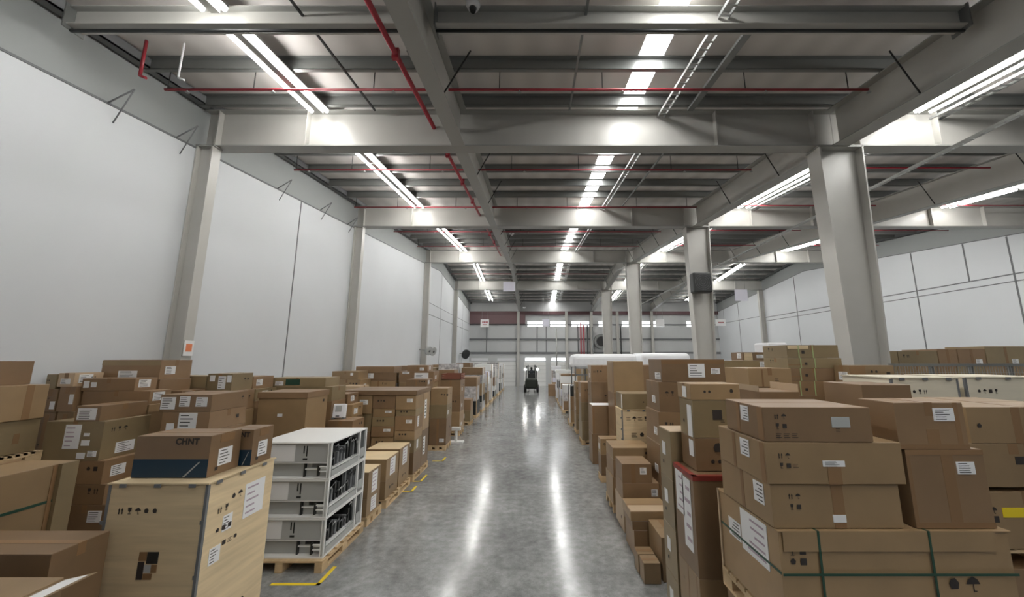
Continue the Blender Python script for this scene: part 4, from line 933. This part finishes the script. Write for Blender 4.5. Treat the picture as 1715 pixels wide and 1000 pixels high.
# big wide block with yellow-white label
stack('in the wide block behind the honey-coloured crate', 6.35, .7, [(602, 1108, 1214, {'m': 'card2', 'look': 'large brown box with pale label', 'F': (('label', .42, .2, .68, .8), ('label', .78, .35, .92, .6), ('tape', .0, .8, 1, .97)), 'S': (('label', .1, .1, .5, .4),)}), (640, 1104, 1200, {'m': 'card2'}), (690, 1104, 1190, {'m': 'card2'})], 745, 'L')
stack('in the row right of the wide block', 6.9, .7, [(604, 1214, 1284, {'m': 'card3', 'F': (('label', .84, .4, .98, .9),)}), (622, 1216, 1280, {'m': 'card2', 'plain': 1})], 645, 'L')
stack('small one on the row right of the wide block', 8.6, .5, [(590, 1244, 1290, {'m': 'card2', 'F': (('patch', 'ply', .05, .05, .35, .95, 'pale_print'), ('label', .5, .3, .75, .7))})], 604, 'L')
o = thing('white_machine', 'white machine with dark blue corner panel seen above the boxes', 'machine', (PX(1306, 600, 9.5), 9.8, 0))
b_ = MB().box(-.28, .24, -.3, .3, .1, PZ(574, 9.5)).build('casing', 'white', o); bevel(b_, .04, 2); MB().box(-.28, -.12, -.31, -.3, 2.75, 2.95).build('panel', 'blue', o); MB().box(-.25, .2, -.28, .28, 0, .1).build('base', 'joint', o)
# tall dark wrapped pair
TW = 'in the tall wrapped stack of the right row'
x0, x1 = PX(1028, 640, 9.4), PX(1078, 640, 9.4)
carton(x0, x1, 9.4, 10.2, 1.95, 2.72, 'large brown carton, topmost ' + TW, 'card', L=(('tape', 0, 0, .2, 1),)); carton(x0, x1 + .05, 9.4, 10.2, 1.0, 1.948, 'large brown carton, middle one ' + TW, 'card2', L=(('tape', 0, 0, .2, 1),)); carton(x0, x1 + .05, 9.4, 10.2, .146, .999, 'large brown carton, lowest ' + TW, 'card2'); pallet(x0, x1 + .05, 9.4, 10.2, 0, 'wooden pallet under the tall wrapped stack of the right row')
stack('with arched cover left of the tall wrapped stack', 11.2, .7, [(612, 990, 1026, {'m': 'card2'})], 640, 'L')
# cream topped narrow stack
carton(1.60, 2.15, 10.4, 11.0, .78, 1.52, 'dark red-brown box with cream top, upper one in the right row', 'card2', T=(('patch', 'paper', .02, .02, .98, .98, 'cream_top'),), F=(('tape', 0, 0, .1, .9),)); carton(1.58, 2.15, 10.4, 11.0, .001, .778, 'reddish brown box under the cream-topped box, right row', 'card2')
aisle_stack('low stack before the cream-topped box, right row', 1.55, 2.1, 8.95, 9.3, [.6, .95], 'L')
aisle_stack('stack with hanging white sheet, right row', 1.58, 2.6, 12.6, 13.4, [.75, 1.35, 2.0], 'L', ['card3','card3','card2'])
o = tag(MB().box(-.18, .18, -.006, 0, 0, .55).build('paper_sheet', 'paper', loc=(2.0, 12.59, 1.40)), 'large white paper sheet taped on a brown stack in the right row', 'paper')
aisle_stack('stack behind the hanging white sheet, right row', 1.6, 2.3, 14.4, 15.1, [.7, 1.3, 1.9], 'L')
aisle_stack('taller right-row stack set back from the aisle', 2.75, 3.6, 13.0, 13.8, [.9, 1.7, 2.4], 'L')
for k, (d, h, mt) in enumerate(((16.0, 1.7, 'greyfilm'), (19.7, 1.4, 'greyfilm'), (21.5, 1.9, 'greyfilm'), (23.4, 1.5, 'greyfilm'), (25.4, 2.0, 'film'), (30.8, 1.8, 'greyfilm'), (33.4, 2.1, 'film'))):
    wrapped(1.52, 2.5, d, d + 1.2, h, 'mixed wrapped load at the right aisle edge, %s of its row' % ('nearest', 'second', 'third', 'fourth', 'fifth', 'sixth', 'last')[k], mt, 40 + k)
tag(MB().box(-.5, .5, -.35, .35, 0, .1).box(-.45, .1, -.3, .3, .1, .28).build('floor_trolley', 'joint', loc=(1.35, 17.6 - 1.9, 0)), 'low dark trolley on the floor at the right aisle edge', 'trolley') if False else None
carton(1.1, 1.95, 28.2, 28.9, .001, .86, 'solitary brown carton near the forklift at the right aisle edge', 'card2')
# white film tunnels over racks
def tunnel(x0, x1, y0, y1, z0, z1, label):
    o = thing('covered_rack', label, 'rack', ((x0+x1)/2, (y0+y1)/2, 0)); W, D = x1 - x0, y1 - y0
    b_ = MB().box(-W/2, W/2, -D/2, D/2, z0, z1).build('film_cover', 'film', o); bevel(b_, .22, 4)
    for k in range(5):
        a = -W/2 + .1 + (W - .2) * k / 4
        for s in (-1, 1): MB().box(a - .03, a + .03, s*(D/2 - .1) - .03, s*(D/2 - .1) + .03, 0, z0 + .15).build('post', 'joint', o)
    for z in (1.0, 2.0): MB().box(-W/2 + .1, W/2 - .1, -D/2 + .07, -D/2 + .1, z, z + .06).build('rail', 'joint', o)
tunnel(PX(960, 600, 17.5), PX(1068, 600, 17.5), 17.5, 19.5, PZ(618, 17.5), PZ(593, 17.5), 'rack under a rounded white film cover, left one beyond the right row')
tunnel(PX(1074, 600, 17.5), PX(1158, 600, 17.5), 17.5, 19.5, PZ(618, 17.5), PZ(591, 17.5), 'rack under a white film cover, right one beyond the right row')
# filler rows in the big right bay, only tops in view
desc = ['stack behind the tall wrapped right-row stack', 'stack beyond the covered racks, level with the third wrapped load', 'stack beyond the covered racks, level with the fifth wrapped load', 'stack far back behind the steel cage']
for k, (a, b, y, dp) in enumerate(((2.8, 3.6, 10.8, 1.1), (2.9, 3.9, 22, 1.1), (2.9, 3.9, 26, 1.1), (8.4, 9.6, 11.2, 1.1))):
    zb = .001
    for q, z in enumerate((1.2, (2.6, 2.4, 2.5, 2.6)[k])):
        carton(a, b, y, y + dp, zb, z, '%s carton of the %s' % (('lower', 'upper')[q], desc[k]), ('card','card2','card3')[(k + q) % 3], tape=True); zb = z + .001

# ================================================================ FORKLIFT AND DRIVER
fx, fy = -.2, 31.6
o = thing('forklift', 'dark forklift driving down the aisle with two bright work lamps', 'forklift', (fx, fy, 0))
b_ = MB().box(-.55, .55, -.2, 1.5, .28, .95).build('chassis', 'truck', o); bevel(b_, .12, 3)
b_ = MB().box(-.5, .5, -.5, .1, .35, 1.15).build('counterweight', 'truck', o); bevel(b_, .15, 3)
for s in (-1, 1):
    for y in (0, 1.25): MB().cyl((s*.42, y, .28), (s*.62, y, .28), .28, 20).cyl((s*.60, y, .28), (s*.63, y, .28), .14, 14, 1).build('wheel', ['tyre', 'joint'], o)
    for y, t in ((0, .1), (1.1, -.1)): MB().cyl((s*.46, y, .95), (s*.40, y + t, 2.1), .035, 8).build('guard_post', 'black', o)
    MB().cyl((s*.30, 1.62, .1), (s*.30, 1.62, 2.2), .05, 8).build('mast_rail', 'black', o)
    MB().box(s*.25 - .06, s*.25 + .06, 1.68, 2.7, .08, .12).build('fork', 'joint', o)
    MB().box(s*.52 - .14, s*.52 + .14, -.06, 0, 1.78, 1.98).build('lamp_housing', 'black', o); MB().cyl((s*.52, -.07, 1.88), (s*.52, -.1, 1.88), .10, 16).build('work_lamp', 'lamp', o)
m = MB()
for k in range(7): m.box(-.42, .42, .1 + k*.16, .15 + k*.16, 2.1, 2.14)
m.box(-.44, -.38, .05, 1.15, 2.09, 2.15).box(.38, .44, .05, 1.15, 2.09, 2.15).build('overhead_guard', 'black', o)
MB().box(-.28, .28, .25, .75, .95, 1.08).build('seat', 'black', o); MB().box(-.26, .26, .2, .3, 1.08, 1.5).build('backrest', 'black', o)
MB().cyl((0, .95, 1.25), (0, 1.25, 1.0), .03, 8).cyl((0, .93, 1.27), (0, .95, 1.25), .19, 16).build('steering_wheel', 'black', o)
# driver: continuous skinned body, seated
def skin_body(name, pts, edges, mt, parent=None, root=0):
    me = bpy.data.meshes.new(name); me.from_pydata([p[:3] for p in pts], edges, []); ob = bpy.data.objects.new(name, me); COL.objects.link(ob)
    ob.modifiers.new('skin', 'SKIN'); me.materials.append(M[mt])
    sd = me.skin_vertices[0].data
    for i, p in enumerate(pts): sd[i].radius = (p[3], p[4] if len(p) > 4 else p[3]); sd[i].use_root = (i == root)
    s = ob.modifiers.new('sub', 'SUBSURF'); s.levels = 1; s.render_levels = 2
    if parent: ob.parent = parent
    return ob
P_ = [(0,0,0,.17,.14),(0,-.02,.25,.16,.12),(0,-.01,.45,.20,.12),(0,.02,.56,.07),(0,.04,.66,.09,.10),(0,.05,.76,.085,.10),
      (-.2,.0,.48,.06),(-.28,.15,.28,.045),(-.17,.42,.24,.035),(-.14,.50,.25,.03),(.2,.0,.48,.06),(.28,.15,.28,.045),(.17,.42,.24,.035),(.14,.50,.25,.03),
      (-.12,.12,-.02,.09),(-.16,.45,-.0,.07),(-.16,.55,-.36,.05),(-.16,.66,-.42,.04),(.12,.12,-.02,.09),(.16,.45,-.0,.07),(.16,.55,-.36,.05),(.16,.66,-.42,.04)]
E_ = [(0,1),(1,2),(2,3),(3,4),(4,5),(2,6),(6,7),(7,8),(8,9),(2,10),(10,11),(11,12),(12,13),(0,14),(14,15),(15,16),(16,17),(0,18),(18,19),(19,20),(20,21)]
dr = skin_body('person', P_, E_, 'cloth'); dr.location = (fx, fy + .45, 1.22)
tag(dr, 'person in dark workwear sitting on the forklift facing down the aisle', 'person')
h = MB(); h.cyl((0,.04,.70), (0,.04,.82), .115, 14, 0, .07); h.build('cap', 'black', dr)
for s in (-1, 1):
    hd = MB().box(s*.14 - .035, s*.14 + .035, .48, .54, .22, .27)
    for k in range(4): hd.cyl((s*.14 - .028 + k*.018, .54, .26), (s*.14 - .028 + k*.018, .585, .235), .008, 6)
    hd.cyl((s*.14 - s*.035, .50, .25), (s*.14 - s*.055, .535, .235), .009, 6); hd.build('hand', 'skin', dr)
MB().cyl((0,.145,.70), (0,.165,.69), .016, 6, 0, .01).build('nose', 'skin', dr)
